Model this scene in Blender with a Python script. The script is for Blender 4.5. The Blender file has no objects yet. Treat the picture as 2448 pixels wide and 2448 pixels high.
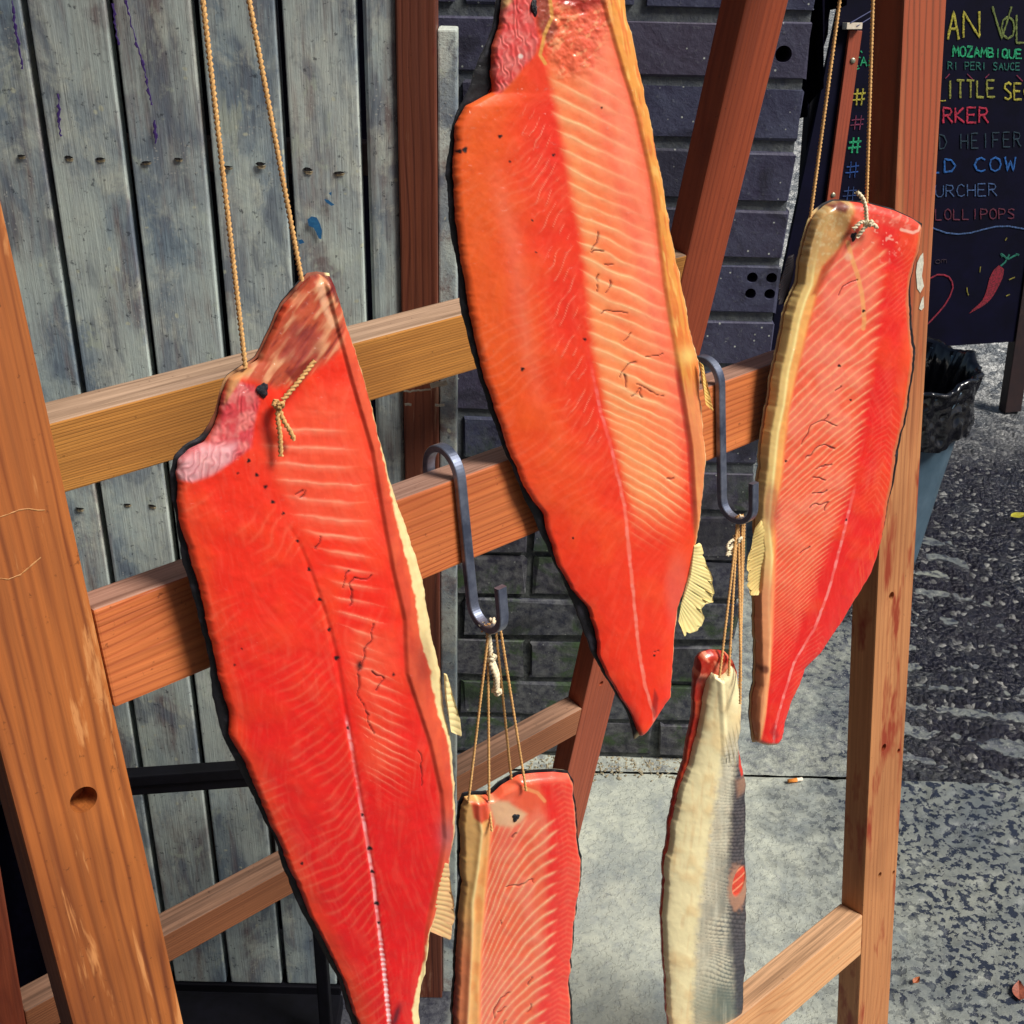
import bpy, bmesh, math, random
import numpy as np
from mathutils import Vector, Matrix
random.seed(7); RNG = np.random.RandomState(7)
S = bpy.context.scene
COL = S.collection
# ------------------------------------------------------------------ camera
H = 1.50                      # eye height above the ground
FPX = 2970.0                  # focal length in pixels of the 2448 px photograph
p_, r_ = math.radians(28.35), math.radians(-1.46)
_R = np.array([1, 0, 0.]); CW = np.array([0, math.cos(p_), -math.sin(p_)]); _D = np.array([0, -math.sin(p_), -math.cos(p_)])
CR = _R*math.cos(r_)+_D*math.sin(r_); CD = _D*math.cos(r_)-_R*math.sin(r_)
CP = np.array([0, 0, H])
cam = bpy.data.cameras.new('camera'); co = bpy.data.objects.new('camera', cam); COL.objects.link(co)
M = Matrix(((CR[0], -CD[0], -CW[0], 0), (CR[1], -CD[1], -CW[1], 0), (CR[2], -CD[2], -CW[2], H), (0, 0, 0, 1)))
co.matrix_world = M
cam.sensor_width = 36; cam.lens = 36*FPX/2448; cam.clip_start = 0.02; cam.clip_end = 400
S.camera = co
# ------------------------------------------------------------------ light
SUN_EL, SUN_AZ = 52, 62        # azimuth from +Y (view direction) clockwise
az = math.radians(SUN_AZ+52)
sd = Vector((math.sin(az)*math.cos(math.radians(SUN_EL)), math.cos(az)*math.cos(math.radians(SUN_EL)), math.sin(math.radians(SUN_EL))))
w_ = bpy.data.worlds.new('World'); S.world = w_; w_.use_nodes = True
nt = w_.node_tree; nt.nodes.clear()
sk = nt.nodes.new('ShaderNodeTexSky'); sk.sky_type = 'NISHITA'; sk.sun_disc = False
sk.sun_elevation = math.radians(SUN_EL); sk.sun_rotation = az
sk.air_density = 1.0; sk.dust_density = 3.0; sk.ozone_density = 1.0
bg = nt.nodes.new('ShaderNodeBackground'); bg.inputs['Strength'].default_value = 0.05
ow = nt.nodes.new('ShaderNodeOutputWorld')
nt.links.new(sk.outputs[0], bg.inputs[0]); nt.links.new(bg.outputs[0], ow.inputs[0])
sl = bpy.data.lights.new('sun', 'SUN'); sl.energy = 4.6; sl.angle = math.radians(20); sl.color = (1, .95, .87)
so = bpy.data.objects.new('sun', sl); COL.objects.link(so)
so.rotation_euler = sd.to_track_quat('Z', 'Y').to_euler()
S.view_settings.view_transform = 'Standard'; S.view_settings.look = 'None'
S.view_settings.gamma = 1; S.view_settings.use_curve_mapping = False
S.view_settings.exposure = 0.08
S.render.engine = 'CYCLES'

# ------------------------------------------------------------------ helpers
def ray(x, y):
    d = CW + CR*(x-1224)/FPX + CD*(y-1224)/FPX
    return d
def hit(x, y, P, n):
    d = ray(x, y); t = np.dot(np.asarray(P)-CP, n)/np.dot(d, n)
    return CP + d*t
def hitY(x, y, Y): return hit(x, y, (0, Y, 0), np.array([0, 1., 0]))
def hitG(x, y, z=0): return hit(x, y, (0, 0, z), np.array([0, 0, 1.]))
def srgb(c):
    c = np.asarray(c, float)/255
    return np.where(c <= .04045, c/12.92, ((c+.055)/1.055)**2.4)
def sc4(c): v = srgb(c); return (float(v[0]), float(v[1]), float(v[2]), 1)
def tag(o, label=None, cat=None, group=None, kind=None):
    if label: o['label'] = label
    if cat: o['category'] = cat
    if group: o['group'] = group
    if kind: o['kind'] = kind
    return o
def empty(name, loc=(0, 0, 0)):
    o = bpy.data.objects.new(name, None); COL.objects.link(o); o.location = Vector(loc); o.empty_display_size = .02
    return o
def link(name, me, mat, parent=None, smooth=False, mw=None):
    o = bpy.data.objects.new(name, me); COL.objects.link(o)
    if mat and not me.materials: me.materials.append(mat)
    if smooth: me.polygons.foreach_set('use_smooth', [True]*len(me.polygons))
    if mw is not None: o.matrix_world = mw
    if parent is not None:
        o.parent = parent
        par = parent; base = Matrix.Identity(4)
        while par is not None:
            base = Matrix.LocRotScale(par.location, par.rotation_euler, par.scale) @ base if par.type == 'EMPTY' else par.matrix_basis @ base
            if par.parent is not None: base = base  # matrix_parent_inverse handled below
            par = None
        o.matrix_parent_inverse = WORLD[parent.name].inverted() if parent.name in WORLD else base.inverted()
    WORLD[o.name] = (mw.copy() if mw is not None else Matrix.Identity(4))
    return o
WORLD = {}
def mesh(name, V, Fc):
    me = bpy.data.meshes.new(name); me.from_pydata([tuple(v) for v in V], [], Fc); me.update(); return me
def frame(o, ex, ey, ez):
    return Matrix(((ex[0], ey[0], ez[0], o[0]), (ex[1], ey[1], ez[1], o[1]), (ex[2], ey[2], ez[2], o[2]), (0, 0, 0, 1)))
def box_mesh(name, lo, hi, bev=.0015, seg=2, cuts=0, rough=0, rs=0):
    bm = bmesh.new(); bmesh.ops.create_cube(bm, size=1)
    lo = Vector(lo); hi = Vector(hi)
    for v in bm.verts: v.co = Vector(((lo[i]+(v.co[i]+.5)*(hi[i]-lo[i])) for i in range(3)))
    if cuts:
        es = [e for e in bm.edges if abs((e.verts[0].co-e.verts[1].co)[0]) > 1e-6]
        bmesh.ops.subdivide_edges(bm, edges=es, cuts=cuts)
    if bev: bmesh.ops.bevel(bm, geom=[e for e in bm.edges if e.calc_face_angle(0) > .5], offset=bev, segments=seg, affect='EDGES', profile=.6)
    if rough:
        rr = random.Random(rs)
        for v in bm.verts: v.co += Vector((rr.uniform(-1, 1), rr.uniform(-1, 1), rr.uniform(-1, 1)))*rough
    me = bpy.data.meshes.new(name); bm.to_mesh(me); bm.free(); return me
def bore(me, cyls):
    """cut round holes; cyls: (centre, axis, radius, depth) in mesh space"""
    o = bpy.data.objects.new('t', me); COL.objects.link(o); cut = []
    for c, ax, r, d in cyls:
        bm = bmesh.new(); bmesh.ops.create_cone(bm, cap_ends=True, segments=28, radius1=r, radius2=r*.92, depth=2*d)
        m = Vector(ax).to_track_quat('Z', 'Y').to_matrix().to_4x4(); m.translation = Vector(c)
        bmesh.ops.transform(bm, matrix=m, verts=bm.verts)
        cm = bpy.data.meshes.new('c'); bm.to_mesh(cm); bm.free()
        q = bpy.data.objects.new('c', cm); COL.objects.link(q); cut.append(q)
        md = o.modifiers.new('b', 'BOOLEAN'); md.operation = 'DIFFERENCE'; md.object = q; md.solver = 'EXACT'
    dg = bpy.context.evaluated_depsgraph_get(); out = bpy.data.meshes.new_from_object(o.evaluated_get(dg))
    for q in cut+[o]: bpy.data.objects.remove(q)
    return out
def vnoise(x, y, sc, seed=0, oct=1):
    x = np.asarray(x, float); y = np.asarray(y, float); out = np.zeros(np.broadcast(x, y).shape); a = 1; tot = 0
    for o in range(oct):
        g = np.random.RandomState(seed+o*17).rand(64, 64)
        u = x/sc*2**o; v = y/sc*2**o; i = np.floor(u).astype(int); j = np.floor(v).astype(int); fu = u-i; fv = v-j
        fu = fu*fu*(3-2*fu); fv = fv*fv*(3-2*fv)
        i0, i1, j0, j1 = i % 64, (i+1) % 64, j % 64, (j+1) % 64
        out += a*((g[i0, j0]*(1-fu)+g[i1, j0]*fu)*(1-fv)+(g[i0, j1]*(1-fu)+g[i1, j1]*fu)*fv); tot += a; a *= .5
    return out/tot
def sstep(a, b, x): t = np.clip((x-a)/(b-a), 0, 1); return t*t*(3-2*t)
# node shorthand
class NT:
    def __init__(s, name):
        s.m = bpy.data.materials.new(name); s.m.use_nodes = True; s.t = s.m.node_tree; s.t.nodes.clear()
        s.o = s.t.nodes.new('ShaderNodeOutputMaterial'); s.b = s.t.nodes.new('ShaderNodeBsdfPrincipled'); s.t.links.new(s.b.outputs[0], s.o.inputs[0])
    def n(s, ty, **k):
        nd = s.t.nodes.new('ShaderNode'+ty)
        for a, v in k.items(): setattr(nd, a, v)
        return nd
    def set(s, sock, v):
        if hasattr(v, 'links') or isinstance(v, bpy.types.NodeSocket): s.t.links.new(v, sock)
        else: sock.default_value = v
    def coords(s, scale=(1, 1, 1), rnd=True, kind='Object'):
        tc = s.n('TexCoord'); mp = s.n('Mapping'); s.set(mp.inputs['Vector'], tc.outputs[kind]); mp.inputs['Scale'].default_value = scale
        if rnd:
            oi = s.n('ObjectInfo'); ml = s.n('VectorMath', operation='SCALE'); ml.inputs[0].default_value = (13.1, 7.7, 5.3)
            s.set(ml.inputs['Scale'], oi.outputs['Random']); s.set(mp.inputs['Location'], ml.outputs[0])
        return mp.outputs[0]
    def noise(s, vec, scale, detail=4, rough=.55, dist=0):
        nd = s.n('TexNoise'); s.set(nd.inputs['Vector'], vec); nd.inputs['Scale'].default_value = scale; nd.inputs['Detail'].default_value = detail
        nd.inputs['Roughness'].default_value = rough; nd.inputs['Distortion'].default_value = dist; return nd.outputs['Fac']
    def vor(s, vec, scale, feature='F1', out='Distance', rnd=1):
        nd = s.n('TexVoronoi', feature=feature); s.set(nd.inputs['Vector'], vec); nd.inputs['Scale'].default_value = scale; nd.inputs['Randomness'].default_value = rnd; return nd.outputs[out]
    def ramp(s, fac, pts, interp='LINEAR'):
        nd = s.n('ValToRGB'); nd.color_ramp.interpolation = interp; e = nd.color_ramp.elements
        while len(e) < len(pts): e.new(.5)
        for el, (ps, c) in zip(e, pts):
            el.position = ps; el.color = c if len(c) == 4 else (*c, 1)
        s.set(nd.inputs[0], fac); return nd.outputs[0]
    def bw(s, fac, a, b):
        nd = s.n('MapRange'); s.set(nd.inputs['Value'], fac); nd.inputs['From Min'].default_value = a; nd.inputs['From Max'].default_value = b; return nd.outputs[0]
    def mix(s, fac, a, b, mode='MIX'):
        nd = s.n('Mix', data_type='RGBA', blend_type=mode); s.set(nd.inputs[0], fac); s.set(nd.inputs[6], a); s.set(nd.inputs[7], b); return nd.outputs[2]
    def math(s, op, a, b=0.0, c=0.0):
        nd = s.n('Math', operation=op); s.set(nd.inputs[0], a); s.set(nd.inputs[1], b)
        if op == 'MULTIPLY_ADD': s.set(nd.inputs[2], c)
        return nd.outputs[0]
    def bump(s, h, st=.3, dist=.002, prev=None):
        nd = s.n('Bump'); s.set(nd.inputs['Height'], h); nd.inputs['Strength'].default_value = st; nd.inputs['Distance'].default_value = dist
        if prev is not None: s.set(nd.inputs['Normal'], prev)
        return nd.outputs[0]
    def fin(s, col, rough=.6, normal=None, **k):
        s.set(s.b.inputs['Base Color'], col); s.set(s.b.inputs['Roughness'], rough)
        if normal is not None: s.set(s.b.inputs['Normal'], normal)
        for a, v in k.items(): s.set(s.b.inputs[a.replace('_', ' ')], v)
        return s.m
# ------------------------------------------------------------------ materials
def wood(name, light, dark, stain, grey=None, ring=26, stain_at=.62, stain_w=.08, rough=.5, axis=1, grain=.75, wear=None, varnish=None):
    k = NT(name); v = k.coords((1, 1, 1)); 
    vs = k.n('VectorMath', operation='MULTIPLY'); k.set(vs.inputs[0], v); vs.inputs[1].default_value = (.9, 7, 7)
    warp = k.noise(vs.outputs[0], 1.1, 3, .5, .3)
    sep = k.n('SeparateXYZ'); k.set(sep.inputs[0], v)
    acc = k.math('MULTIPLY_ADD', sep.outputs['YZ'[axis-1]], ring*6.0, k.math('MULTIPLY', warp, 5.0+ring*.12))
    acc = k.math('ADD', acc, k.math('MULTIPLY', sep.outputs['ZY'[axis-1]], 30.0))
    vw = k.n('VectorMath', operation='MULTIPLY'); k.set(vw.inputs[0], v); vw.inputs[1].default_value = (3.2, 38, 38)
    w2 = k.noise(vw.outputs[0], 1.0, 3, .55, .4); acc = k.math('ADD', acc, k.math('MULTIPLY', w2, 5.2))
    vk = k.n('VectorMath', operation='MULTIPLY'); k.set(vk.inputs[0], v); vk.inputs[1].default_value = (2.6, 9, 9)
    kd = k.vor(vk.outputs[0], 1.0); kn = k.bw(kd, .34, .02); acc = k.math('ADD', acc, k.math('MULTIPLY', k.math('POWER', kn, 2.2), 12.0))
    rings = k.math('SINE', k.math('MULTIPLY', acc, 2.0))
    rings = k.math('MULTIPLY_ADD', rings, .5, .5)
    rings = k.math('POWER', rings, 4.2)
    vf = k.n('VectorMath', operation='MULTIPLY'); k.set(vf.inputs[0], v); vf.inputs[1].default_value = (6, 260, 260)
    fine = k.noise(vf.outputs[0], 1.0, 4, .65)
    tone = k.noise(vs.outputs[0], .8, 3)
    base = k.mix(k.bw(tone, .3, .7), sc4(light), sc4([.5*a+.5*b for a, b in zip(light, dark)]))
    c = k.mix(k.math('MULTIPLY', rings, k.math('MULTIPLY', k.math('MULTIPLY_ADD', k.bw(w2, .3, .65), .8, .2), grain)), base, sc4(dark))
    c = k.mix(k.math('MULTIPLY', k.bw(fine, .35, .7), .38), c, sc4([x*.62 for x in dark]))
    c = k.mix(k.math('MULTIPLY', k.bw(kd, .085, .05), .85), c, sc4([x*.45 for x in dark]))
    big = k.noise(v, 5, 3, .5, .2); c = k.mix(k.math('MULTIPLY', k.bw(big, .5, .7), .45), c, sc4([x*.8 for x in dark]))
    if stain:
        vst = k.n('VectorMath', operation='MULTIPLY'); k.set(vst.inputs[0], v); vst.inputs[1].default_value = (7, 28, 28)
        sn = k.noise(vst.outputs[0], 1.0, 4, .6, .2)
        c = k.mix(k.bw(sn, stain_at, stain_at+stain_w), c, sc4(stain))
    if wear:
        vst = k.n('VectorMath', operation='MULTIPLY'); k.set(vst.inputs[0], v); vst.inputs[1].default_value = (5, 45, 45)
        sn = k.noise(vst.outputs[0], 1.3, 5, .65, .4)
        c = k.mix(k.math('MULTIPLY', k.bw(sn, .6, .66), .8), c, sc4(wear))
    if grey:
        g = k.n('NewGeometry'); sz = k.n('SeparateXYZ'); k.set(sz.inputs[0], g.outputs['Normal'])
        gm = k.math('MULTIPLY', k.bw(sz.outputs[2], .72, .88), k.math('MULTIPLY_ADD', k.bw(tone, .2, .75), -.3, .95))
        gc = k.mix(k.bw(fine, .35, .68), sc4(grey), sc4([x*.6 for x in grey]))
        c = k.mix(gm, c, gc)
    if varnish:   # the varnish has worn off below a certain length
        x0, x1, vc = varnish; xo = k.n('SeparateXYZ'); k.set(xo.inputs[0], k.n('TexCoord').outputs['Object']); vb = k.math('MULTIPLY_ADD', k.noise(vw.outputs[0], .7, 4, .6, .3), .9, xo.outputs[0])
        vm = k.math('SUBTRACT', 1.0, k.bw(vb, x0+.38, x1+.45)); c = k.mix(k.math('MULTIPLY', vm, .88), c, k.mix(rings, sc4(vc), sc4([x*.72 for x in vc])))
    # nicks and grime
    vg = k.noise(v, 160, 5, .7)
    c = k.mix(k.math('MULTIPLY', k.bw(vg, .64, .7), .5), c, sc4([x*.4 for x in dark]))
    hgt = k.math('MULTIPLY_ADD', rings, -.35, fine)
    nrm = k.bump(hgt, .35, .0012)
    rg = k.math('MULTIPLY_ADD', fine, .25, rough-.1)
    return k.fin(c, rg, nrm)
W_FL = wood('wood_orange_leg', (196, 116, 54), (92, 34, 18), None, None, ring=60, rough=.5, wear=(206, 140, 84))
W_R1 = wood('wood_golden_rail', (222, 156, 76), (158, 86, 36), None, (176, 152, 134), ring=190, rough=.5, grain=.5)
W_R2 = wood('wood_red_rail', (232, 142, 80), (160, 62, 28), None, (178, 150, 136), ring=105, rough=.45, grain=.6)
W_R3 = wood('wood_dull_rail', (186, 118, 76), (112, 60, 38), None, (170, 134, 110), ring=110, rough=.6)
W_R4 = wood('wood_pale_rail', (232, 180, 128), (196, 128, 80), (176, 78, 34), (226, 180, 140), ring=50, stain_at=.66, stain_w=.04)
W_FR = wood('wood_worn_leg', (206, 144, 92), (160, 96, 56), (140, 54, 28), None, ring=52, stain_at=.56, stain_w=.09, rough=.55, varnish=(.80, .98, (150, 62, 34)))
W_BR = wood('wood_redbrown_leg', (176, 84, 50), (130, 52, 32), None, None, ring=60, rough=.5, grain=.5)
W_POST = wood('wood_darkred_post', (132, 72, 48), (84, 36, 28), (104, 36, 32), None, ring=60, stain_at=.6, wear=(150, 110, 88))
W_STRIP = wood('wood_copper_batten', (176, 84, 54), (140, 58, 38), None, None, ring=60)

def boards_mat():
    k = NT('weathered_grey_board'); v = k.coords()
    def sc(x, y, z):
        a = k.n('VectorMath', operation='MULTIPLY'); k.set(a.inputs[0], v); a.inputs[1].default_value = (x, y, z); return a.outputs[0]
    n1 = k.noise(sc(5, 5, 1.6), 2.2, 5, .6, .5); n2 = k.noise(sc(30, 30, 4), 1, 5, .7, .3); n3 = k.noise(sc(1, 1, .8), 26, 6, .72, .3)
    c = k.mix(k.bw(n1, .34, .66), sc4((134, 152, 164)), sc4((206, 214, 204)))
    c = k.mix(k.math('MULTIPLY', k.bw(n2, .5, .66), .8), c, sc4((126, 104, 100)))
    c = k.mix(k.math('MULTIPLY', k.bw(k.noise(sc(14, 14, 3), 1.7, 4, .6, 1.2), .54, .62), .55), c, sc4((92, 100, 114)))
    c = k.mix(k.math('MULTIPLY', k.bw(n3, .52, .66), .7), c, sc4((214, 220, 204)))
    c = k.mix(k.math('MULTIPLY', k.bw(k.noise(sc(9, 9, 5), 2.4, 5, .7, .6), .6, .66), .75), c, sc4((186, 196, 180)))
    fine = k.noise(sc(330, 330, 12), 1, 4, .7)
    c = k.mix(k.math('MULTIPLY', k.bw(fine, .54, .74), .42), c, sc4((62, 66, 78)))
    c = k.mix(k.math('MULTIPLY', k.bw(k.noise(sc(1, 1, 1), 95, 6, .75, .2), .55, .68), .35), c, sc4((70, 78, 90)))
    b1 = k.noise(sc(1, 1, .55), 17, 5, .6, .6); c = k.mix(k.math('MULTIPLY', k.bw(b1, .5, .62), .6), c, sc4((200, 214, 206))); c = k.mix(k.math('MULTIPLY', k.bw(b1, .46, .36), .55), c, sc4((98, 112, 132)))
    wv = k.n('VectorMath', operation='ADD'); k.set(wv.inputs[0], v); nz_ = k.n('TexNoise'); nz_.inputs['Scale'].default_value = 60; k.set(nz_.inputs['Vector'], v); sv_ = k.n('VectorMath', operation='SCALE'); k.set(sv_.inputs[0], nz_.outputs['Color']); sv_.inputs['Scale'].default_value = .012; k.set(wv.inputs[1], sv_.outputs[0])
    sp = k.math('ADD', k.vor(wv.outputs[0], 48), k.math('MULTIPLY', k.bw(k.noise(v, 9, 3), .42, .6), -.12)); sp = k.math('ADD', sp, .12); sp2 = k.math('ADD', k.vor(wv.outputs[0], 190), k.math('MULTIPLY', k.bw(k.noise(v, 14, 3), .6, .45), .2))
    c = k.mix(k.ramp(sp, [(.0, (1, 1, 1, 1)), (.1, (1, 1, 1, 1)), (.15, (0, 0, 0, 1))]), c, sc4((196, 200, 180)))
    c = k.mix(k.math('MULTIPLY', k.ramp(sp2, [(.0, (1, 1, 1, 1)), (.16, (1, 1, 1, 1)), (.22, (0, 0, 0, 1))]), .7), c, sc4((190, 192, 186)))
    c = k.mix(k.math('MULTIPLY', k.bw(k.noise(v, 120, 4, .7), .62, .68), .7), c, sc4((44, 50, 62)))
    return k.fin(c, .7, k.bump(k.math('MULTIPLY_ADD', fine, -1.0, n3), .5, .0016))
M_BOARD = boards_mat()
def plain(name, c1, c2, scale=40, rough=.6, bst=.3, bd=.001, **kw):
    k = NT(name); v = k.coords(); n = k.noise(v, scale, 6, .65, .2)
    c = k.mix(k.bw(n, .35, .68), sc4(c1), sc4(c2)); return k.fin(c, rough, k.bump(n, bst, bd), **kw)
def brick_mat():
    k = NT('blue_grey_brick'); v = k.coords(); tc = k.n('NewGeometry'); sp = k.n('SeparateXYZ'); k.set(sp.inputs[0], tc.outputs['Position'])
    n = k.noise(v, 22, 7, .7, .3); n2 = k.noise(v, 130, 5, .7); oi = k.n('ObjectInfo')
    c = k.mix(k.bw(n, .32, .7), sc4((42, 42, 72)), sc4((78, 84, 110)))
    c = k.mix(k.math('MULTIPLY', oi.outputs['Random'], .45), c, sc4((76, 60, 72)))
    c = k.mix(k.math('MULTIPLY', k.bw(n2, .6, .74), .5), c, sc4((132, 138, 140)))
    c = k.mix(k.ramp(k.vor(v, 62), [(0, (1, 1, 1, 1)), (.07, (1, 1, 1, 1)), (.11, (0, 0, 0, 1))]), c, sc4((190, 196, 190)))
    g = k.coords(rnd=False, kind='Object')
    gp = k.n('NewGeometry').outputs['Position']
    nd = k.noise(gp, 7, 5, .65, .5); low = k.ramp(k.math('ADD', k.math('MULTIPLY', sp.outputs[2], .9), k.math('MULTIPLY', nd, .55)), [(.62, (1, 1, 1, 1)), (.98, (0, 0, 0, 1))])
    dirt = k.mix(k.bw(k.noise(gp, 60, 5, .7), .38, .62), sc4((26, 28, 38)), sc4((104, 106, 104)))
    c = k.mix(k.math('MULTIPLY', low, .75), c, dirt)
    moss = k.math('MULTIPLY', low, k.bw(k.noise(gp, 11, 5, .7, .4), .5, .6))
    c = k.mix(k.math('MULTIPLY', moss, .85), c, k.mix(n2, sc4((22, 40, 24)), sc4((70, 96, 50))))
    st = k.bw(k.noise(gp, 5.5, 5, .6, .8), .55, .6)
    c = k.mix(k.math('MULTIPLY', st, .55), c, sc4((20, 20, 30)))
    bp = k.bump(k.math('MULTIPLY_ADD', n2, .6, n), .6, .003)
    return k.fin(c, .6, bp)
M_BRICK = brick_mat()
def mortar_mat():
    k = NT('grey_mortar'); gp = k.n('NewGeometry').outputs['Position']; n = k.noise(gp, 50, 6, .7); sp = k.n('SeparateXYZ'); k.set(sp.inputs[0], gp)
    c = k.mix(k.bw(n, .3, .7), sc4((66, 72, 88)), sc4((112, 118, 118)))
    low = k.ramp(k.math('ADD', k.math('MULTIPLY', sp.outputs[2], .9), k.math('MULTIPLY', k.noise(gp, 7, 5, .65, .5), .55)), [(.62, (1, 1, 1, 1)), (.98, (0, 0, 0, 1))])
    c = k.mix(k.math('MULTIPLY', low, .8), c, k.mix(k.bw(n, .4, .6), sc4((26, 30, 34)), sc4((80, 84, 80))))
    return k.fin(c, .8, k.bump(n, .8, .004))
M_MORTAR = mortar_mat()
def concrete_col(k):
    gp = k.n('NewGeometry').outputs['Position']
    n = k.noise(gp, 5, 7, .68, .4); n2 = k.noise(gp, 60, 6, .75); n3 = k.noise(gp, 16, 5, .7, .3)
    c = k.mix(k.bw(n, .36, .64), sc4((134, 142, 140)), sc4((190, 194, 178)))
    c = k.mix(k.math('MULTIPLY', k.bw(n2, .5, .66), .5), c, sc4((104, 112, 120)))
    c = k.mix(k.math('MULTIPLY', k.bw(n2, .6, .7), .35), c, sc4((214, 216, 204)))
    sp = k.n('SeparateXYZ'); k.set(sp.inputs[0], gp)
    # wetter, pitted and darker away to the right
    rt = k.math('ADD', k.math('MULTIPLY', sp.outputs[0], 1.05), k.math('MULTIPLY', n3, .75))
    m = k.bw(rt, .78, 1.1)
    pit = k.bw(k.noise(gp, 75, 4, .6, 0), k.math('SUBTRACT', .5, 0.0) if False else .5, .55)
    c = k.mix(k.math('MULTIPLY', m, k.math('MULTIPLY_ADD', pit, .42, .56)), c, sc4((28, 36, 54)))
    lf = k.bw(k.math('ADD', k.math('MULTIPLY', sp.outputs[0], -2.2), k.math('MULTIPLY', n3, .3)), .2, .34)
    c = k.mix(lf, c, k.mix(k.bw(n2, .4, .7), sc4((42, 44, 58)), sc4((92, 94, 100))))
    st = k.bw(k.noise(gp, 9, 5, .7, .9), .64, .69)
    c = k.mix(k.math('MULTIPLY', st, .6), c, sc4((84, 90, 98)))
    return c, k.math('MULTIPLY_ADD', m, -.35, .72), k.math('MULTIPLY_ADD', pit, -.5, n2)
def concrete_mat():
    k = NT('worn_concrete'); c, rg, hh = concrete_col(k)
    return k.fin(c, rg, k.bump(hh, .6, .003))
M_CONC = concrete_mat()
def concrete2():
    k = NT('gritty_concrete'); c, rg, hh = concrete_col(k); gp = k.n('NewGeometry').outputs['Position']; n = k.noise(gp, 30, 6, .75, .3); n4 = k.noise(gp, 150, 4, .7)
    c = k.mix(k.math('MULTIPLY', k.bw(n, .48, .62), .7), c, sc4((86, 90, 98))); c = k.mix(k.math('MULTIPLY', k.bw(n4, .56, .7), .5), c, sc4((206, 208, 196)))
    return k.fin(c, rg, k.bump(k.math('ADD', n, n4), .8, .004))
M_CONC2 = concrete2()
def rough_mat():
    k = NT('wet_rough_asphalt'); gp = k.n('NewGeometry').outputs['Position']
    n = k.noise(gp, 3.2, 6, .65, .5); n2 = k.noise(gp, 90, 5, .75); v = k.vor(gp, 95, out='Color'); vd = k.vor(gp, 95)
    hs = k.n('SeparateColor'); k.set(hs.inputs[0], v)
    c = k.ramp(hs.outputs[0], [(.0, sc4((8, 8, 20))), (.6, sc4((18, 19, 36))), (.84, sc4((34, 36, 52))), (.9, sc4((130, 132, 132))), (1, sc4((206, 206, 200)))], 'CONSTANT' if False else 'LINEAR')
    c = k.mix(k.math('MULTIPLY', k.bw(n, .42, .62), .45), c, sc4((38, 30, 42)))
    sp = k.n('SeparateXYZ'); k.set(sp.inputs[0], gp); far_sheen = k.bw(sp.outputs[1], 3.1, 3.9); vf = k.vor(gp, 30, out='Color'); hf = k.n('SeparateColor'); k.set(hf.inputs[0], vf)
    c = k.mix(far_sheen, c, k.mix(k.bw(hf.outputs[1], .2, .8), sc4((150, 156, 160)), sc4((250, 252, 250))))  # sky sheen on distant wet ground, painted as a paler colour
    nm = k.noise(gp, 6, 5, .7, .4); pl = k.bw(k.math('MULTIPLY_ADD', nm, .5, k.math('MULTIPLY', sp.outputs[0], -1.0)), -.62, -.34)
    nc = k.noise(gp, 38, 6, .75, .3); cc_, _r, _h = concrete_col(k); c = k.mix(pl, c, k.mix(k.math('MULTIPLY', k.bw(nc, .5, .62), .6), cc_, sc4((92, 96, 102))))
    c = k.mix(k.math('MULTIPLY', k.bw(n2, .3, .55), .6), sc4((24, 25, 36)), c)
    wet = k.bw(k.noise(gp, 2.0, 5, .6, .6), .42, .56)
    rg = k.math('MULTIPLY_ADD', wet, -.2, .34); rg = k.math('ADD', rg, k.math('MULTIPLY', pl, .35))
    return k.fin(c, rg, k.bump(k.math('MULTIPLY_ADD', vd, -1.2, n2), .9, .008), Specular_IOR_Level=.35, Coat_Weight=k.math('MULTIPLY', k.bw(k.noise(gp, 14, 4, .6, .4), .42, .6), .55), Coat_Roughness=.05, Coat_Normal=k.bump(k.math('MULTIPLY_ADD', vd, -1.0, n2), 1.0, .016))
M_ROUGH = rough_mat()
M_BLACK = plain('black_painted_timber', (8, 8, 14), (16, 16, 26), 30, .6, Specular_IOR_Level=.2)
M_CLOTH = plain('black_sheet', (5, 4, 16), (10, 9, 26), 90, .9, Specular_IOR_Level=.05)
M_CHALKB = plain('blackboard_paint', (3, 3, 22), (7, 7, 34), 12, .6, .1, Specular_IOR_Level=.12)
M_DARKFR = plain('dark_stained_frame', (32, 20, 24), (46, 28, 28), 30, .5)
M_STEEL = (lambda k: k.fin(k.mix(k.bw(k.noise(k.coords((1, 1, 1)), 60, 5, .6), .35, .7), sc4((92, 100, 122)), sc4((150, 158, 178))), .36, k.bump(k.noise(k.coords(), 240, 4), .15, .0004), Metallic=.75))(NT('bent_steel'))
M_SCREW = plain('zinc_screw', (150, 150, 130), (190, 188, 160), 300, .35, Metallic=.6)
M_BAG = plain('black_bin_liner', (5, 6, 12), (9, 10, 18), 12, .12, .25, .004, Specular_IOR_Level=.9)
M_BIN = plain('grey_blue_bin_plastic', (66, 88, 104), (84, 106, 122), 14, .4)
def strmat(name, a, b):
    k = NT(name); v = k.coords(); n = k.noise(v, 900, 3); n2 = k.noise(v, 60, 3)
    c = k.mix(k.bw(n, .3, .7), sc4(a), sc4(b)); c = k.mix(k.math('MULTIPLY', k.bw(n2, .5, .7), .3), c, sc4([x*.75 for x in b])); return k.fin(c, .85, k.bump(n, .4, .0005), Subsurface_Weight=0.0)
M_STR = strmat('tan_string', (226, 182, 118), (186, 134, 78)); M_STRW = strmat('cream_string', (244, 232, 202), (214, 196, 160))

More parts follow.
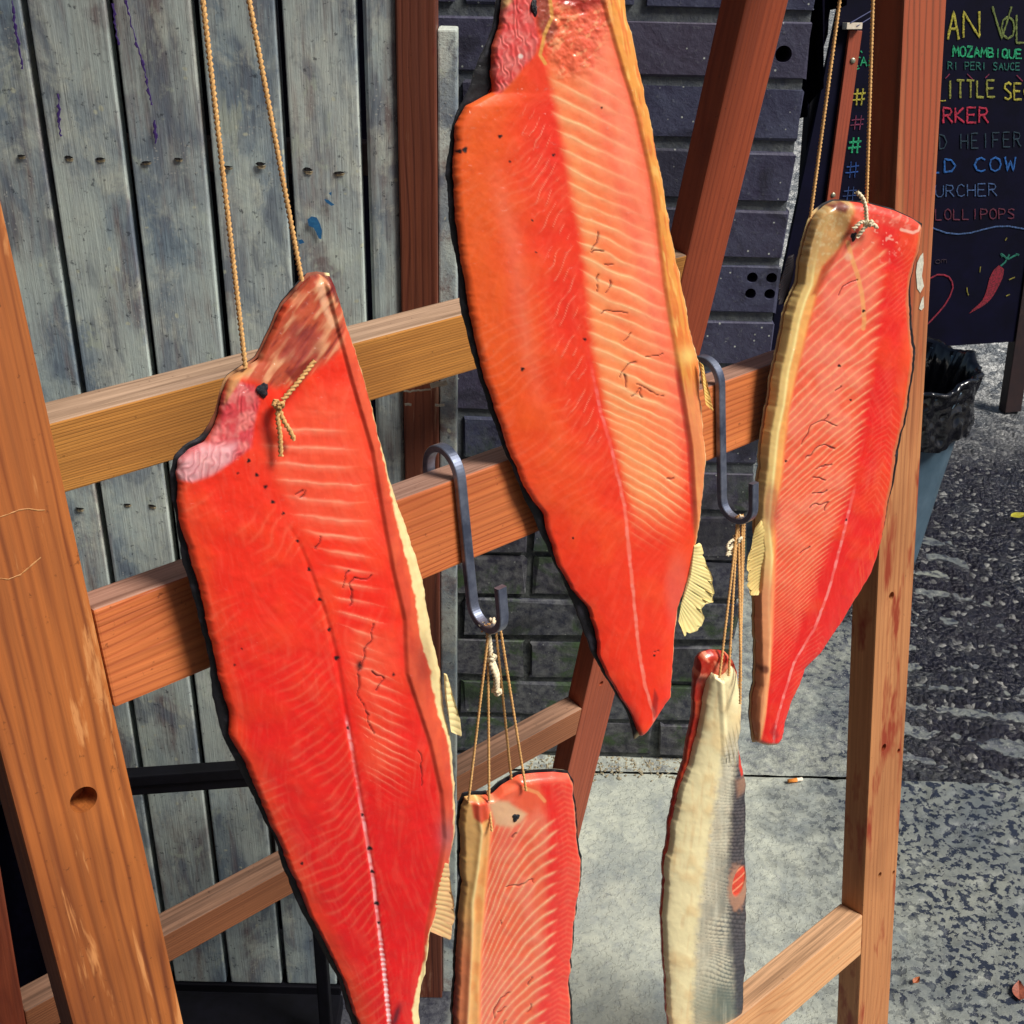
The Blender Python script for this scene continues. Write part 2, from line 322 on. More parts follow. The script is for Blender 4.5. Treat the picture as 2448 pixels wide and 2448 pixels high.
# ------------------------------------------------------------------ ground
def grid_mesh(name, xs, ys, zf):
    X, Y = np.meshgrid(xs, ys); Z = zf(X, Y); nx, ny = len(xs), len(ys)
    V = np.stack([X, Y, Z], -1).reshape(-1, 3)
    idx = np.arange(nx*ny).reshape(ny, nx)
    Fc = np.stack([idx[:-1, :-1], idx[:-1, 1:], idx[1:, 1:], idx[1:, :-1]], -1).reshape(-1, 4)
    return np_mesh(name, V, Fc)
def np_mesh(name, V, Fc, colors=None):
    me = bpy.data.meshes.new(name); me.vertices.add(len(V)); me.vertices.foreach_set('co', np.ascontiguousarray(V, dtype=np.float32).ravel())
    me.loops.add(Fc.size); me.loops.foreach_set('vertex_index', Fc.astype(np.int32).ravel())
    me.polygons.add(len(Fc)); me.polygons.foreach_set('loop_start', np.arange(0, Fc.size, 4, dtype=np.int32)); me.polygons.foreach_set('loop_total', np.full(len(Fc), 4, dtype=np.int32))
    me.update(calc_edges=True); me.validate(clean_customdata=False)
    if colors is not None:
        ca = me.color_attributes.new('Col', 'FLOAT_COLOR', 'POINT')
        c4 = np.ones((len(V), 4), np.float32); c4[:, :3] = colors; ca.data.foreach_set('color', c4.ravel())
    return me
SLAB_Y = float(hitG(1900, 1862)[1])
me = mesh('ground', [(-120, -20, -.03), (120, -20, -.03), (120, 200, -.03), (-120, 200, -.03)], [(0, 1, 2, 3)])
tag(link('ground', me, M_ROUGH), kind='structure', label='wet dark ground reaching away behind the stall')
def zr(X, Y):
    z = (vnoise(X+9, Y+9, .012, 3, 2)-.5)*(.003+.007*sstep(.35, .8, X)) + (vnoise(X+9, Y+9, .05, 5, 2)-.5)*(.002+.008*sstep(.35, .8, X))
    rdg = np.sin((Y+.12*X+ (vnoise(X+9, Y+9, .25, 8)-.5)*.12)*2*math.pi/.085)
    z += rdg*.0065*sstep(.45, .8, X)*sstep(.25, .6, vnoise(X+9, Y+9, .18, 9, 2))
    return z - .006
ysr = SLAB_Y + .004 + np.cumsum(np.linspace(.0055, .03, 330)); ysr = np.concatenate([[SLAB_Y+.004], ysr])
xsr = np.linspace(-.1, 3.2, 620)
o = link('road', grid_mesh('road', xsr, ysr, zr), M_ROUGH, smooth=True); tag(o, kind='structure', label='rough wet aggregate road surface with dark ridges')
def zc(X, Y):
    z = (vnoise(X+9, Y+9, .03, 13, 3)-.5)*.003
    dm = sstep(.45, .8, X + (vnoise(X+9, Y+9, .2, 4)-.5)*.3)
    pit = sstep(.56, .72, vnoise(X+9, Y+9, .02, 23, 2))
    return z - dm*pit*.005 + .002
xc = np.linspace(-.9, 2.2, 520); yc = np.linspace(.35, SLAB_Y, 260)
o = link('pavement', grid_mesh('pavement', xc, yc, zc), M_CONC, smooth=True); tag(o, kind='structure', label='pale worn concrete slab in front of the brick wall')
def zb2(X, Y):
    j = (vnoise(X+9, Y+9, .25, 53, 3)-.5)*.34+(vnoise(X+9, Y+9, .03, 57, 2)-.5)*.05
    return (vnoise(X+9, Y+9, .03, 33, 3)-.5)*.004+(vnoise(X+9, Y+9, .012, 35, 2)-.5)*.002+.004-.014*sstep(.58, .74, X+j)
o = link('pavement', grid_mesh('pavement', np.linspace(-.9, 1.1, 380), np.linspace(SLAB_Y+.004, 3.1, 240), zb2), M_CONC2, smooth=True); tag(o, kind='structure', label='rougher pale concrete strip running back past the wall corner')
# ------------------------------------------------------------------ brick wall
BY = 1.82
wall = empty('brick_wall', (.3, BY, 0)); tag(wall, 'blue grey brick wall with mossy lower courses behind the stand', 'wall')
xr = float(hitY(1923, 211, BY)[0]); xl = -.75
mo = box_mesh('mortar', (xl, BY+.0035, 0), (xr-.003, BY+.22, 2.4), 0)
CH = .0860; BL = .2300; JT = .0135
ztop = float(hitY(1700, 38, BY)[2])   # a bed joint seen at the top
zc0 = ztop - math.floor(ztop/CH)*CH
airc = hitY(1819, 683, BY); perf = hitY(1900, 130, BY)
mo = bore(mo, [((airc[0]+dx, BY, airc[2]+dz), (0, 1, 0), .0085, .09) for dx in (-.0145, .0145) for dz in (.0125, -.0125)]+[((xr-dx, BY, perf[2]), (0, 1, 0), .012, .09) for dx in (.035, .075)])
link('mortar', mo, M_MORTAR, wall)
k_ = -1; shapes = [box_mesh('brick', (0, 0, 0), (1, 1, 1), 0) for _ in range(1)]
def brick_block(x0, x1, z0, z1, rs, rough=.0016, dy=0):
    L = x1-x0; hh = z1-z0
    bm = bmesh.new(); bmesh.ops.create_cube(bm, size=1)
    for v in bm.verts: v.co = Vector((v.co[0]*L, (v.co[1]+.5)*.1, v.co[2]*hh))
    bmesh.ops.bevel(bm, geom=list(bm.edges), offset=.0022, segments=1, affect='EDGES')
    rr = random.Random(rs)
    for v in bm.verts: v.co += Vector((rr.uniform(-1, 1), rr.uniform(-1, 1)*.3, rr.uniform(-1, 1)))*rough
    me = bpy.data.meshes.new('brick'); bm.to_mesh(me); bm.free()
    return me, Matrix.Translation(((x0+x1)/2, BY-dy, (z0+z1)/2))
zz = zc0 - CH*1; row = 0
rr = random.Random(5)
while zz < 1.95:
    z0 = max(zz+JT/2+.001+rr.uniform(-.002, .002), .004); z1 = zz+CH-JT/2+rr.uniform(-.002, .002)
    off = 0
    if z1-z0 > .02:
        x1 = xr; first = True
        while x1 > xl+.02:
            L = (BL if not (first and row % 2) else .110)
            if not first and row % 4 == 2 and rr.random() < .25: L = .110
            x0 = x1-L; low = z0 < .45
            jj = .005 if low else .0015
            if x0 < xl: x0 = xl
            cx, cz = (x0+x1)/2, (z0+z1)/2
            me, mw = brick_block(x0, x1, z0, z1, row*50+int(x1*40), .0055 if low else .0026, rr.uniform(.0005, .005 if low else .0014))
            if abs(cz-airc[2]) < CH*.5 and x0-.02 < airc[0] < x1+.02:
                me = bore(me, [((airc[0]-cx+dx, 0, airc[2]-cz+dz), (0, 1, 0), .0085, .07) for dx in (-.0145, .0145) for dz in (.0125, -.0125)])
            if abs(cz-perf[2]) < CH*.5 and first:
                me = bore(me, [((xr-cx-dx, 0, perf[2]-cz), (0, 1, 0), .012, .07) for dx in (.035, .075)])
            link('brick', me, M_BRICK, wall, mw=mw)
            x1 = x0-JT-rr.uniform(0, .004); first = False
    zz += CH; row += 1
# rubble plinth / kerb at the foot of the wall and a pale sloped kerb on its corner
# ------------------------------------------------------------------ grey board partition
PY = 1.27
door = empty('board_partition', (-.4, PY, 0)); tag(door, 'weathered grey vertical board partition spattered with pale paint', 'partition')
zb = float(hitY(560, 2350, PY)[2])
edges = [(-260, -100), (-80, 97), (114, 291), (308, 484), (503, 676), (693, 860), (875, 951)]
for i, (a, b) in enumerate(edges):
    xa = float(hitY(a, 337, PY)[0]); xb = float(hitY(b, 337, PY)[0]); zt = 2.1
    me = box_mesh('plank', (-(xb-xa)/2, 0, 0), ((xb-xa)/2, .02, zt-zb), .003 if i < 6 else .009, 3)
    if i == 3:   # lightly cupped board edge splinters are left to the material
        pass
    link('plank', me, M_BOARD, door, smooth=False, mw=Matrix.Translation(((xa+xb)/2, PY+RNG.uniform(-.0015, .0015), zb)))
xa = float(hitY(-260, 337, PY)[0]); xb = float(hitY(950, 337, PY)[0])
M_BATT = plain('dusty_brown_batten', (74, 58, 58), (104, 86, 80), 60, .8)
for y0, y1 in ((335, 412), (1150, 1227), (1990, 2060)):
    za = float(hitY(490, y0, PY+.02)[2]); zb2 = float(hitY(490, y1, PY+.02)[2])
    link('batten', box_mesh('batten', (xa, PY+.0225, zb2), (xb, PY+.045, za), .001), M_BATT, door)
    
link('backing', box_mesh('backing', (xa-.3, PY+.12, .0), (xb, PY+.13, 2.0), 0), M_CLOTH, door)
# nail slots: pairs of staples on every board at the upper and lower batten
M_NAIL = plain('rusty_dark_staple', (16, 16, 20), (40, 36, 36), 200, .6)
M_SLOTW = plain('splintered_wood', (176, 160, 128), (150, 138, 112), 200, .8)
slot = mesh('staple', [(-.0052, 0, 0), (-.002, -.0012, .0012), (.002, -.0012, .001), (.0052, 0, -.0004), (.002, -.0012, -.0014), (-.002, -.0012, -.0012), (-.0052, .001, 0), (.0052, .001, 0)],
            [(0, 5, 4, 3, 2, 1), (0, 1, 2, 3, 7, 6), (0, 6, 7, 3, 4, 5)])
lip = mesh('splinter', [(-.005, 0, -.0015), (-.002, -.0012, -.0012), (.003, -.0013, -.0014), (.006, 0, -.0012), (.004, -.0004, -.0032), (-.002, -.0006, -.003)], [(0, 5, 4, 3, 2, 1)])
npx = [(164, 375), (239, 379), (349, 387), (426, 379), (543, 398), (622, 391), (736, 404), (810, 412), (304, 1205), (364, 1208), (190, 1215), (50, 372)]
for i, (x, y) in enumerate(npx):
    P = hitY(x, y, PY-.0006); m = Matrix.Translation(Vector(P)) @ Matrix.Rotation(random.uniform(-.15, .2), 4, 'Y') @ Matrix.Diagonal((random.uniform(.8, 1.1), 1, random.uniform(.9, 1.7), 1))
    link('staple', slot, M_NAIL, door, mw=m); link('splinter', lip, M_SLOTW, door, mw=m)
def ribbon(name, pts, P, n, width, mat, parent, lift=.0006, taper=True, jit=0, noisew=0):
    """strokes (pixel polylines in the photograph) laid on the plane P,n as thin raised marks"""
    if name in ('chalk_accent', 'chalk_sparks', 'purple_streak') and len(pts) > 1:
        for st in pts: ribbon(name.replace('sparks', 'spark'), [st], P, n, width, mat, parent, lift, taper, jit, noisew)
        return
    V = []; Fc = []; n = np.asarray(n, float)
    for st in pts:
        st = [np.array(q, float) for q in st]; dense = [st[0]]
        for a, b in zip(st[:-1], st[1:]):
            m = max(1, int(np.linalg.norm(b-a)/6))
            for i in range(1, m+1): dense.append(a+(b-a)*i/m)
        W = [hit(q[0]+random.uniform(-jit, jit), q[1]+random.uniform(-jit, jit), P, n) for q in dense]
        b0 = len(V)
        for i, q in enumerate(W):
            t = W[min(i+1, len(W)-1)]-W[max(i-1, 0)]; s = np.cross(n, t); s /= (np.linalg.norm(s)+1e-12)
            ww = width*(1+random.uniform(-noisew, noisew))/2; up = -n*np.sign(np.dot(n, q-CP))*lift
            V += [q-s*ww+up*.2, q-s*ww*.6+up, q+s*ww*.6+up, q+s*ww+up*.2]
            if i:
                k = b0+4*i
                for j in range(3): Fc.append((k-4+j, k-3+j, k+1+j, k+j))
    return link(name, mesh(name, V, Fc), mat, parent)
M_PURP = plain('purple_chalk', (58, 34, 110), (84, 60, 130), 300, .9); M_BLUEP = plain('blue_paint', (30, 96, 150), (50, 120, 170), 200, .6)
PN = np.array([0, 1., 0]); PP = (0, PY-.002, 0)
ribbon('purple_streak', [[(300, 0), (312, 50), (328, 110), (340, 140), (350, 190), (358, 230), (361, 250)], [(368, 285), (373, 345)], [(139, 225), (141, 260), (140, 290), (145, 325)], [(30, 0), (36, 60), (48, 130), (54, 165)], [(270, 10), (275, 60), (283, 110)]], PP, PN, .0022, M_PURP, door, .0004, jit=2.2, noisew=.7)
for bl in ([(735, 525), (745, 517), (757, 520), (765, 535), (770, 552), (768, 572), (762, 570), (756, 556), (750, 545), (738, 540)], [(775, 476), (785, 478), (800, 490), (792, 492), (780, 484)], [(712, 574), (722, 572), (728, 580), (716, 584)], [(786, 462), (793, 458), (792, 468)]):
    V = [hit(x, y, (0, PY-.0026, 0), PN) for x, y in bl]; link('paint_dab', mesh('paint_dab', V, [tuple(range(len(V)))]), M_BLUEP, door)
# dark kick board and a lower plinth under the boards
link('kick_board', box_mesh('kick_board', (xa, PY-.004, 0.002), (float(hitY(815, 2360, PY)[0]), PY+.03, zb-.001), .002), M_BLACK, door)
# posts at the right end of the partition
def vpost(name, px0, px1, ypx, Y, th, mat, z0=0, z1=2.0, label='', cat='post', bev=.002):
    xa = float(hitY(px0, ypx, Y)[0]); xb = float(hitY(px1, ypx, Y)[0])
    me = box_mesh(name, (0, -(xb-xa)/2, -th), (z1-z0, (xb-xa)/2, 0), bev)
    mw = frame(((xa+xb)/2, Y, z0), (0, 0, 1), (-1, 0, 0), (0, -1, 0))
    return tag(link(name, me, mat, mw=mw), label, cat)
vpost('brown_post', 952, 1044, 380, PY-.004, .04, W_POST, 0.002, 2, 'dark red brown timber post at the right end of the grey boards')
zg = float(hitY(1060, 70, PY+.01)[2])
g = vpost('grey_post', 1048, 1092, 500, PY+.008, .03, M_BOARD, .002, zg, 'narrow grey paint spattered post between the brown post and the brick wall')

sw = box_mesh('added_shade_wall', (-1.30, -9.0, .001), (-1.15, 1.8, 6.5), .004)  # unseen wall added to cut sky fill on the leg sides
tag(link('added_shade_wall', sw, plain('shade_wall_dark', (46, 44, 50), (66, 64, 68), 9, .85)), 'unseen dark wall added outside the left of the view to cut sky fill', 'wall')
BPOST = bpy.data.objects['brown_post']
M_CRP = plain('cream_paint', (206, 204, 186), (170, 168, 156), 300, .7)
ribbon('paint_dab', [[(968, 968), (976, 967), (984, 969)]], (0, PY-.0445, 0), PN, .003, M_CRP, BPOST, .0004, jit=1)
ribbon('paint_dab', [[(1040, 967), (1052, 969), (1062, 968)]], (0, PY-.0445, 0), PN, .003, M_CRP, BPOST, .0004, jit=1)
ribbon('paint_dab', [[(1028, 922), (1044, 920), (1060, 918), (1070, 915)]], (0, PY-.0445, 0), PN, .006, M_CRP, BPOST, .0004, jit=1.5)
ribbon('paint_dab', [[(965, 936), (1000, 934), (1030, 932)]], (0, PY-.0445, 0), PN, .002, M_CRP, BPOST, .0003, jit=1.5)
# ------------------------------------------------------------------ black metal frame low down in front of the boards
bf = empty('metal_trestle', (-.2, 1.13, 0)); tag(bf, 'black trestle with a grooved crossbar low in front of the grey boards', 'trestle')
A = hitY(250, 1864, 1.13); B = hitY(900, 1818, 1.20); d = (B-A)/np.linalg.norm(B-A); nn = np.cross([0, 0, 1.], d); nn /= np.linalg.norm(nn)
link('crossbar', box_mesh('crossbar', (-.12, -.009, 0), (.27, .009, .014), .002), M_BLACK, bf, mw=frame(A-np.array([0, 0, .020]), d, nn, np.cross(d, nn)))
link('crossbar', box_mesh('crossbar', (-.12, -.012, 0), (.27, .006, .0155), .002), M_BLACK, bf, mw=frame(A-np.array([0, 0, .0045]), d, nn, np.cross(d, nn)))
xk = float(hitY(772, 2340, 1.17)[0])
link('upright', box_mesh('upright', (xk-.008, 1.162, 0.0), (xk+.008, 1.18, float(A[2])-.02), .002), M_BLACK, bf)
link('added_dark_board', box_mesh('added_dark_board', (-.62, .78, .004), (xk+.012, 1.245, .03), .003), M_BLACK, bf)  # black board added to make the floor below the planks near black
# black sheet added to fill the dark space at the left
def sheet(name, px, Y, mat, label, cat, amp=.012, seed=1, n=(34, 40), par=None):
    (x0, y0), (x1, y1), (x2, y2), (x3, y3) = px; V = []; nx, ny = n
    for j in range(ny):
        for i in range(nx):
            s, t = i/(nx-1), j/(ny-1); x = (x0*(1-s)+x1*s)*(1-t)+(x3*(1-s)+x2*s)*t; y = (y0*(1-s)+y1*s)*(1-t)+(y3*(1-s)+y2*s)*t
            q = hitY(x, y, Y); q[1] += amp*math.sin(s*17+3*t+seed)+amp*.5*math.sin(s*37+t*5); V.append(q)
    V = np.array(V); idx = np.arange(nx*ny).reshape(ny, nx); Fc = np.stack([idx[:-1, :-1], idx[:-1, 1:], idx[1:, 1:], idx[1:, :-1]], -1).reshape(-1, 4)
    V2 = V+np.array([0, .0015, 0]); Fa = np.concatenate([Fc, Fc[:, ::-1]+len(V)])
    return tag(link(name, np_mesh(name, np.concatenate([V, V2]), Fa), mat, smooth=True), label, cat)
sheet('black_sheet', [(-700, 1640), (200, 1640), (290, 2560), (-500, 2560)], 1.13, M_CLOTH, 'black sheet added to fill the dark space behind the nearest left leg', 'cloth')

# ------------------------------------------------------------------ the A-frame stand
K = 1.12
psi = math.radians(48.0537); U = np.array([math.sin(psi), math.cos(psi), 0]); Wv = np.array([math.cos(psi), -math.sin(psi), 0]); Zv = np.array([0, 0, 1.])
aF, aB = math.radians(8.0859), math.radians(9.637)
EF = -Zv*math.cos(aF)+Wv*math.sin(aF); NF = Wv*math.cos(aF)+Zv*math.sin(aF)
EB = -Zv*math.cos(aB)-Wv*math.sin(aB); NB = Wv*math.cos(aB)-Zv*math.sin(aB)
OF = CP+K*(-Wv*.5357-Zv*.5); OB = CP+K*(-Wv*.8154-Zv*.5)
sL, sR, lw, lt = .1415*K, .9379*K, .062*K, .0281*K
stand = empty('drying_rack', tuple((OF+OB)/2*np.array([1, 1, 0])+U*.5*(sL+sR)*np.array([1, 1, 0])))
tag(stand, 'orange brown timber A-frame rack with rails that the salmon hang on', 'rack')
def leg(O, E, N, s, mat, holes=(), label=None):
    ztopz = H+.3955*K; e0 = (ztopz-O[2])/E[2]; e1 = (-.004-O[2])/E[2]
    me = box_mesh('leg', (0, 0, -lt), (e1-e0, lw, 0), .0022, 2)
    og = O+E*e0+U*s; mw = frame(og, E, U, N)
    if holes:
        cy = []
        for hx, hy, rad, face in holes:
            if face == 'n': P = hit(hx, hy, O, N); ax = (0, 0, 1); off = .02
            else: P = hit(hx, hy, O+U*s, U); ax = (0, 1, 0); off = .02
            q = P-og; cy.append(((float(q@E), float(q@U), float(q@N)), ax, rad, off))
        me = bore(me, cy)
    o = link('leg', me, mat, stand, mw=mw)
    if label: o['label'] = label
    return o
leg(OF, EF, NF, sL, W_FL, [(200, 1912, .0090, 'n')], 'wide orange leg with a round bored hole')
leg(OF, EF, NF, sR, W_FR, [(2131, 1425, .0052, 'n'), (2113, 1787, .0048, 'n'), (2103, 2092, .004, 'n'), (2148, 1795, .003, 'n'), (2136, 2086, .003, 'n')], 'pale worn leg with red brown stains')
leg(OB, EB, NB, sL, W_BR); leg(OB, EB, NB, sR, W_BR, [(1437, 1634, .0045, 'n')], 'dark red leg leaning to the left')
def rail(O, E, N, q, h, t, mat, ext=0, label=None):
    me = box_mesh('rail', (0, 0, -t), (sR-sL-lw-.001, h, 0), .0018, 2)
    mw = frame(O+U*(sL+lw+.0005)+E*q, U, E, N); o = link('rail', me, mat, stand, mw=mw)
    if label: o['label'] = label
    return o
rail(OF, EF, NF, -.1397*K, .0597*K, .0258*K, W_R2, label='red front rail carrying the two hooks')
rail(OB, EB, NB, -.1425*K, .0607*K, .0275*K, W_R1, label='golden upper back rail')
rail(OB, EB, NB, .4916*K, .0479*K, .0275*K, W_R3, label='dull brown lower back rail')
rail(OF, EF, NF, .5097*K, .0537*K, .0281*K, W_R4, label='pale lower front rail')
# ridge pole that the long strings go over (above the picture)
zt = H+.3955*K; t0 = (zt-OF[2])/EF[2]; rp = OF+EF*t0-Wv*.012; 
me = box_mesh('ridge_pole', (-.05, -.02, -.03), (sR-sL+lw+.05, .02, .012), .004)
link('ridge_pole', me, W_R1, stand, mw=frame(rp+U*sL+Zv*.03, U, -Wv, Zv))
RIDGE = rp

def chip(pts, mat, name='paint_chip'):
    V = [hit(x, y, OF+NF*.0006, NF) for x, y in pts]; return link(name, mesh(name, V, [tuple(range(len(V)))]), mat, stand)
chip([(2200, 612), (2207, 604), (2208, 630), (2204, 660), (2209, 684), (2200, 700), (2193, 690), (2190, 650), (2193, 628)], M_CRP)
chip([(2204, 714), (2208, 708), (2209, 735), (2203, 742), (2197, 738)], M_CRP)
for st_, w_s in (([(-4, 1237), (20, 1229), (45, 1219), (70, 1216), (92, 1220), (108, 1219)], .0006), ([(-4, 1382), (20, 1385), (48, 1374), (70, 1356), (98, 1332)], .0007)):
    ribbon('scratch', [st_], OF+NF*.0003, NF, w_s, wood('raw_scratch_%d' % int(st_[1][1]), (218, 160, 100), (196, 132, 76), None), stand, .0001, jit=.3, noisew=.5)
# ------------------------------------------------------------------ strings
def strand_tube(pts, R, strands=2, twist=180, sides=6, step=.0016):
    P = np.array(pts, float); seg = np.linalg.norm(np.diff(P, axis=0), axis=1); L = np.concatenate([[0], np.cumsum(seg)])
    n = max(4, int(L[-1]/step)); s = np.linspace(0, L[-1], n)
    C = np.stack([np.interp(s, L, P[:, i]) for i in range(3)], 1)
    if len(pts) > 2:
        for _ in range(3): C[1:-1] = (C[:-2]+C[1:-1]*2+C[2:])/4
    T = np.gradient(C, axis=0); T /= np.linalg.norm(T, axis=1)[:, None]+1e-12
    N = np.cross(T, [.3, .9, .25]); N /= np.linalg.norm(N, axis=1)[:, None]+1e-12; B = np.cross(T, N)
    V = []; Fc = []
    for k in range(strands):
        ph = s*2*math.pi*twist/ (1.0) + k*2*math.pi/strands; r0 = R*.5 if strands > 1 else 0; rr = R*.6 if strands > 1 else R
        cc = C+(N*np.cos(ph)[:, None]+B*np.sin(ph)[:, None])*r0
        b = len(V)*1
        base = sum(len(v) for v in V)
        ang = np.linspace(0, 2*math.pi, sides, endpoint=False)
        ring = cc[:, None, :]+(N[:, None, :]*np.cos(ang)[None, :, None]+B[:, None, :]*np.sin(ang)[None, :, None])*rr
        V.append(ring.reshape(-1, 3)); idx = np.arange(n*sides).reshape(n, sides)+base
        Fc.append(np.stack([idx[:-1], np.roll(idx[:-1], -1, 1), np.roll(idx[1:], -1, 1), idx[1:]], -1).reshape(-1, 4))
    return np.concatenate(V), np.concatenate(Fc)
def strings(name, lines, R, mat, label, cat='string', parent=None, twist=170):
    Vs = []; Fs = []; b = 0
    for l in lines:
        V, Fc = strand_tube(l, R, twist=twist); Vs.append(V); Fs.append(Fc+b); b += len(V)
    o = link(name, np_mesh(name, np.concatenate(Vs), np.concatenate(Fs)), mat, parent, smooth=True)
    if parent is None: tag(o, label, cat)
    return o
def knot_pts(c, r, ax1, ax2, ax3, turns=2.3, n=46):
    t = np.linspace(0, 1, n)[:, None]*2*math.pi*turns
    return np.asarray(c)+ax1*np.cos(t)*r+ax2*np.sin(t)*r*.8+ax3*(np.sin(t*.37)*r*1.3)

# ------------------------------------------------------------------ fish
def polyfn(pts):
    p = np.array(sorted(pts, key=lambda q: q[1]), float)
    return lambda y: np.interp(y, p[:, 1], p[:, 0])
def dseg(x, y, pl):
    """distance to polyline and param"""
    best = np.full(x.shape, 1e9)
    for (ax, ay), (bx, by) in zip(pl[:-1], pl[1:]):
        vx, vy = bx-ax, by-ay; L = vx*vx+vy*vy+1e-9; t = np.clip(((x-ax)*vx+(y-ay)*vy)/L, 0, 1)
        best = np.minimum(best, np.hypot(x-ax-t*vx, y-ay-t*vy))
    return best
def inpoly(x, y, pl):
    ins = np.zeros(x.shape, bool); n = len(pl); j = n-1
    for i in range(n):
        xi, yi = pl[i]; xj, yj = pl[j]
        c = ((yi > y) != (yj > y)) & (x < (xj-xi)*(y-yi)/(yj-yi+1e-9)+xi); ins ^= c; j = i
    return ins
def soft(x, y, pl, w=6):
    d = dseg(x, y, list(pl)+[pl[0]]); s = np.where(inpoly(x, y, pl), d, -d); return sstep(-w, w, s)
def lerp(c, m, col): return c*(1-m[..., None])+np.asarray(col)*m[..., None]
def curve_pts(pl, n, sm=2):
    P = np.array(pl, float); L = np.concatenate([[0], np.cumsum(np.linalg.norm(np.diff(P, axis=0), axis=1))]); s = np.linspace(0, L[-1], n)
    C = np.stack([np.interp(s, L, P[:, 0]), np.interp(s, L, P[:, 1])], 1)
    for _ in range(sm): C[1:-1] = (C[:-2]+2*C[1:-1]+C[2:])/4
    return C
def patch(left, right, top, bot, ni, nj, ysync=True):
    """grid of pixel positions filling the outline"""
    Lc = curve_pts(left, nj); Rc = curve_pts(right, nj)
    if ysync:
        yl = np.linspace(left[0][1], left[-1][1], nj); Lc = np.stack([np.interp(yl, Lc[:, 1], Lc[:, 0]), yl], 1)
        yr = np.linspace(right[0][1], right[-1][1], nj); Rc = np.stack([np.interp(yr, Rc[:, 1], Rc[:, 0]), yr], 1)
    s = np.linspace(0, 1, ni)[None, :, None]; s = .5-.5*np.cos(math.pi*s); s = .35*np.linspace(0, 1, ni)[None, :, None]+.65*s
    G = Lc[:, None, :]*(1-s)+Rc[:, None, :]*s; t = np.linspace(0, 1, nj)[:, None, None]
    for C_, sd, wj in ((Lc, 3, (1-s)**14), (Rc, 4, s**14)):
        yy_ = C_[:, 1]; G[..., 0] += (((vnoise(yy_, yy_*0+sd, 26, 400+sd, 2)-.5)*6+(vnoise(yy_, yy_*0+sd, 7, 410+sd)-.5)*2.4)[:, None, None]*wj)[..., 0]
    for pl, k, wt in ((top, 0, np.clip(1-t/.12, 0, 1)**1.5), (bot, -1, np.clip(1-(1-t)/.1, 0, 1)**1.5)):
        if pl:
            T = curve_pts(pl, 200, 3); tp = np.linspace(0, 1, 200); sv = s[0, :, 0]
            C = np.stack([np.interp(sv, tp, T[:, 0]), np.interp(sv, tp, T[:, 1])], 1); D = C-(Lc[k]*(1-s[0])+Rc[k]*s[0]); G = G+wt*D[None]
    return G, s[0, :, 0][None, :]*np.ones((nj, 1)), t[:, :, 0]*np.ones((1, ni))
def lens(name, G, s, t, plane, hf, hb, cf, cb, mat, parent, off=0, edge=15):
    """closed body: front sheet domed by hf metres, back sheet by hb, on plane (P,n)"""
    P, n = plane; nj, ni = s.shape
    d = CW+CR*((G[..., 0]-1224)/FPX)[..., None]+CD*((G[..., 1]-1224)/FPX)[..., None]
    tt = ((P-CP)@n)/(d@n); X = CP+d*tt[..., None]; toc = -n*np.sign(np.dot(n, P-CP))
    es = np.minimum(s, 1-s)*2; et = np.minimum(t, 1-t)*2
    rim = np.sqrt(np.clip(1-(1-np.clip(es*edge, 0, 1))**2, 0, 1))*np.sqrt(np.clip(1-(1-np.clip(et*edge*2.6, 0, 1))**2, 0, 1))
    F1 = X+toc*(off+hf*rim)[..., None]; B1 = X-toc*(hb*rim-off)[..., None]
    st_ = 1 if ni < 100 else 7
    jj = np.unique(np.r_[np.arange(0, nj, st_), nj-1]); ii = np.unique(np.r_[np.arange(0, ni, st_), ni-1]); B1 = B1[np.ix_(jj, ii)]; cb = cb[np.ix_(jj, ii)]
    V = np.concatenate([F1.reshape(-1, 3), B1.reshape(-1, 3)]); idx = np.arange(nj*ni).reshape(nj, ni)
    Fc = np.stack([idx[:-1, :-1], idx[1:, :-1], idx[1:, 1:], idx[:-1, 1:]], -1).reshape(-1, 4)
    sgn = 1 if toc@np.array([0, -1., 0]) > 0 else 1
    ib = np.arange(len(jj)*len(ii)).reshape(len(jj), len(ii))+nj*ni; Fb = np.stack([ib[:-1, :-1], ib[:-1, 1:], ib[1:, 1:], ib[1:, :-1]], -1).reshape(-1, 4)
    C = np.concatenate([np.clip(cf, 0, 1).reshape(-1, 3), np.clip(cb, 0, 1).reshape(-1, 3)])
    return link(name, np_mesh(name, V, np.concatenate([Fc, Fb]), C), mat, parent, smooth=True)
def flesh_mat(name='salmon_flesh', rough=.32, sss=.1, wetb=.12, coat=.3):
    k = NT(name); a = k.n('VertexColor', layer_name='Col'); v = k.coords()
    n1 = k.noise(v, 90, 5, .6); n2 = k.noise(v, 700, 4, .7); n3 = k.noise(v, 14, 3)
    c = k.mix(k.math('MULTIPLY', k.bw(n1, .4, .7), .3), a.outputs[0], (1, .72, .55, 1), 'SOFT_LIGHT')
    c = k.mix(k.math('MULTIPLY', k.bw(n2, .66, .74), .3), c, k.mix(.5, c, (1, .8, .6, 1)))
    rg = k.math('ADD', k.math('MULTIPLY_ADD', k.bw(n3, .35, .65), .16, rough-.08), k.math('MULTIPLY', n2, .1))
    n4 = k.noise(v, 240, 3, .5, .6); b = k.bump(n3, .25, .003); b = k.bump(n1, wetb, .0012, b); b2 = k.bump(k.bw(n4, .58, .72), .5, .0012, b); k.set(k.b.inputs['Coat Weight'], coat); k.set(k.b.inputs['Coat Roughness'], .13); k.set(k.b.inputs['Coat Normal'], b2)
    return k.fin(c, rg, b, Subsurface_Weight=sss, Subsurface_Radius=(1., .35, .2), Subsurface_Scale=.004, Specular_IOR_Level=.45)
